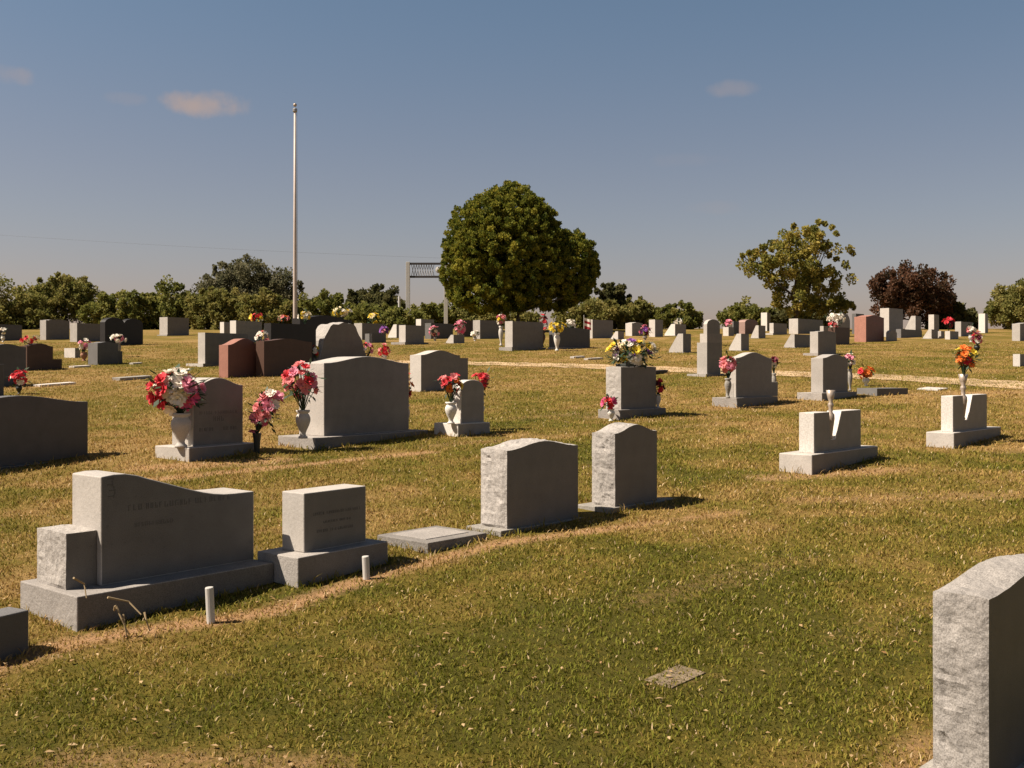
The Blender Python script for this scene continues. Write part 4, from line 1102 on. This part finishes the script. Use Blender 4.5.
for i, (nm, lab, x0, x1, yt, Y, tone, lob, n) in enumerate([
    ('brush_tree', 'bushy olive tree at the far left edge behind the dark headstones', -50, 52, 283, 63, 'olive', BUSH, 260),
    ('brush_tree', 'taller ragged olive tree above the stepped-shoulder headstone', 28, 100, 274, 65, 'olive', TALL, 230),
    ('brush_bush', 'low olive brush behind the black lobed headstone', 86, 150, 291, 62, 'brush', BUSH, 180),
    ('brush_bush', 'rounded brush right behind the lone grey headstone', 134, 206, 284, 64, 'brush', BUSH, 210),
    ('grey_green_tree', 'tallest grey-green tree left of the flagpole', 200, 300, 257, 70, 'grey', TALL, 330),
    ('brush_bush', 'olive brush below the tallest grey-green tree', 188, 250, 288, 62, 'olive', BUSH, 170),
    ('brush_bush', 'olive brush just left of the flagpole foot', 236, 300, 292, 61, 'olive', BUSH, 170),
    ('brush_bush', 'low brush right of the flagpole', 292, 348, 291, 62, 'brush', BUSH, 160),
    ('small_tree', 'small dark rounded tree left of the gateway sign', 344, 404, 285, 64, 'dark', TALL, 170),
    ('brush_bush', 'low olive bush in front of the small dark rounded tree', 335, 410, 305, 60, 'brush', BUSH, 150),
    ('brush_bush', 'low brownish bush behind the gateway sign', 398, 470, 304, 66, 'brush', BUSH, 150),
    ('brush_bush', 'low olive bush behind the evergreen trunk', 455, 540, 306, 66, 'olive', BUSH, 140),
    ('brush_bush', 'spreading olive bush right of the evergreen', 558, 628, 301, 63, 'olive', BUSH, 180),
    ('small_tree', 'little flat-topped tree right of the evergreen', 596, 630, 283, 65, 'dark', [(0, .8, .45, .18), (-.1, .55, .35, .25), (.1, .35, .45, .3)], 110),
    ('brush_bush', 'olive bush behind the crowned headstone', 610, 657, 299, 64, 'olive', BUSH, 150),
    ('brush_bush', 'brownish bush behind the white slant marker', 655, 700, 305, 63, 'brush', BUSH, 120),
    ('brush_bush', 'pale ragged bush left of the yellowing tree', 720, 778, 303, 64, 'brush', BUSH, 140),
    ('brush_bush', 'low dark bush under the yellowing tree', 765, 835, 308, 63, 'dark', BUSH, 130),
    ]):
    tree(nm, lab, 'tree' if 'tree' in nm else 'bush', x0, x1, yt, Y, tone, lob, .13, 100, 200 + i, 'tree' in nm, nclump=int(n * .85), clump_r=.062, shell=.3, twigs=40, jit=.5)

# ------------------------------------------------------------------ grass blades
def grass(name, n, y0, y1, bw, bh, seed, fall):
    rd = np.random.default_rng(seed)
    u = rd.random(n)
    y = y0 * (y1 / y0) ** (u ** fall)
    x = (rd.random(n) * 2 - 1) * (0.56 * y + 1.0)
    cl = fbm(x * 5, y * 5, 77, 3)
    dr, ba = dryness(x, y)
    keep = (rd.random(n) < (0.25 + 1.3 * cl)) & (rd.random(n) > ba * 0.55)
    for (cx, cy, a, hw, hd) in FOOT:
        dx, dy = x - cx, y - cy
        lx = dx * math.cos(a) + dy * math.sin(a); ly = -dx * math.sin(a) + dy * math.cos(a)
        keep &= ~((np.abs(lx) < hw) & (np.abs(ly) < hd))
    x, y, dr, ba, cl = x[keep], y[keep], dr[keep], ba[keep], cl[keep]
    m_ = len(x); z = K * y
    sc = np.sqrt(np.maximum(y / 5.0, 0.8))
    edge = np.zeros(m_, bool)
    for (cx, cy, an, hw, hd) in FOOT:
        dx, dy = x - cx, y - cy
        lx = dx * math.cos(an) + dy * math.sin(an); ly = -dx * math.sin(an) + dy * math.cos(an)
        edge |= (np.abs(lx) < hw + .05) & (np.abs(ly) < hd + .05)
    tuft = np.where(edge, 1.0 + 1.6 * rd.random(m_), 1.0)
    a = rd.random(m_) * 6.283; hgt = bh * (0.4 + 0.9 * rd.random(m_)) * (0.6 + .8 * cl) * np.minimum(sc, 1.5) * tuft; w = bw * (0.7 + .6 * rd.random(m_)) * sc
    lean = hgt * (0.3 + 1.2 * rd.random(m_)); b = rd.random(m_) * 6.283
    cx, sx = np.cos(a), np.sin(a)
    p0 = np.stack([x - cx * w, y - sx * w, z - .004], -1); p1 = np.stack([x + cx * w, y + sx * w, z - .004], -1)
    mx_ = np.stack([x + np.cos(b) * lean * .4, y + np.sin(b) * lean * .4, z + hgt * .65], -1)
    p2 = mx_ + np.stack([cx * w * .8, sx * w * .8, 0 * w], -1); p3 = mx_ - np.stack([cx * w * .8, sx * w * .8, 0 * w], -1)
    p4 = np.stack([x + np.cos(b) * lean, y + np.sin(b) * lean, z + hgt], -1)
    co = np.stack([p0, p1, p2, p3, p4], 1).reshape(-1, 3)
    k = np.arange(m_) * 5
    f = np.concatenate([np.stack([k, k + 1, k + 2], -1), np.stack([k, k + 2, k + 3], -1), np.stack([k + 3, k + 2, k + 4], -1)])
    t = np.clip(dr + rd.normal(size=m_) * .25 + ba * .5, 0, 1)
    g0 = np.array((.150, .155, .015)); g1 = np.array((.262, .20, .036)); g2 = np.array((.43, .275, .10))
    c_ = np.where((t < .5)[:, None], g0 + (g1 - g0) * (t * 2)[:, None], g1 + (g2 - g1) * (t * 2 - 1)[:, None])
    pale = rd.random(m_) < .035 + .10 * ba
    c_[pale] = np.array((.56, .42, .24))
    c_ = np.concatenate([c_, np.ones((m_, 1))], 1)
    me = np_mesh(name, co, f, np.repeat(c_, 5, 0)); me.materials.append(M['grassblade'])
    o = link(bpy.data.objects.new(name, me)); tag(o, 'short patchy green and dry brown grass covering the lawn', 'grass', None, 'stuff')
    return o
grass('grass', 560000, 2.0, 42, 0.0033, 0.018, 5, 0.8)

rd = np.random.default_rng(91)
n = 1300
y = 2.4 * (16 / 2.4) ** rd.random(n); x = (rd.random(n) * 2 - 1) * (.56 * y + 1)
a = rd.random(n) * 6.283; l = .008 + .012 * rd.random(n); z = K * y + .012 + .008 * rd.random(n)
ca_, sa_ = np.cos(a) * l, np.sin(a) * l; tl = (rd.random(n) - .5) * .012
co = np.stack([np.stack([x - ca_, y - sa_, z], -1), np.stack([x + sa_ * .5, y - ca_ * .5, z + tl + .003], -1), np.stack([x + ca_, y + sa_, z + tl], -1), np.stack([x - sa_ * .5, y + ca_ * .5, z + .004], -1)], 1).reshape(-1, 3)
c_ = np.array((.30, .17, .07)) + (np.array((.55, .40, .22)) - np.array((.30, .17, .07))) * rd.random(n)[:, None]
me = np_mesh('fallen_leaves', co, np.arange(n * 4).reshape(-1, 4), np.repeat(np.concatenate([c_, np.ones((n, 1))], 1), 4, 0)); me.materials.append(M['grassblade'])
tag(link(bpy.data.objects.new('fallen_leaves', me)), 'small brown fallen leaves and straw scattered over the turf', 'leaf litter', None, 'stuff')
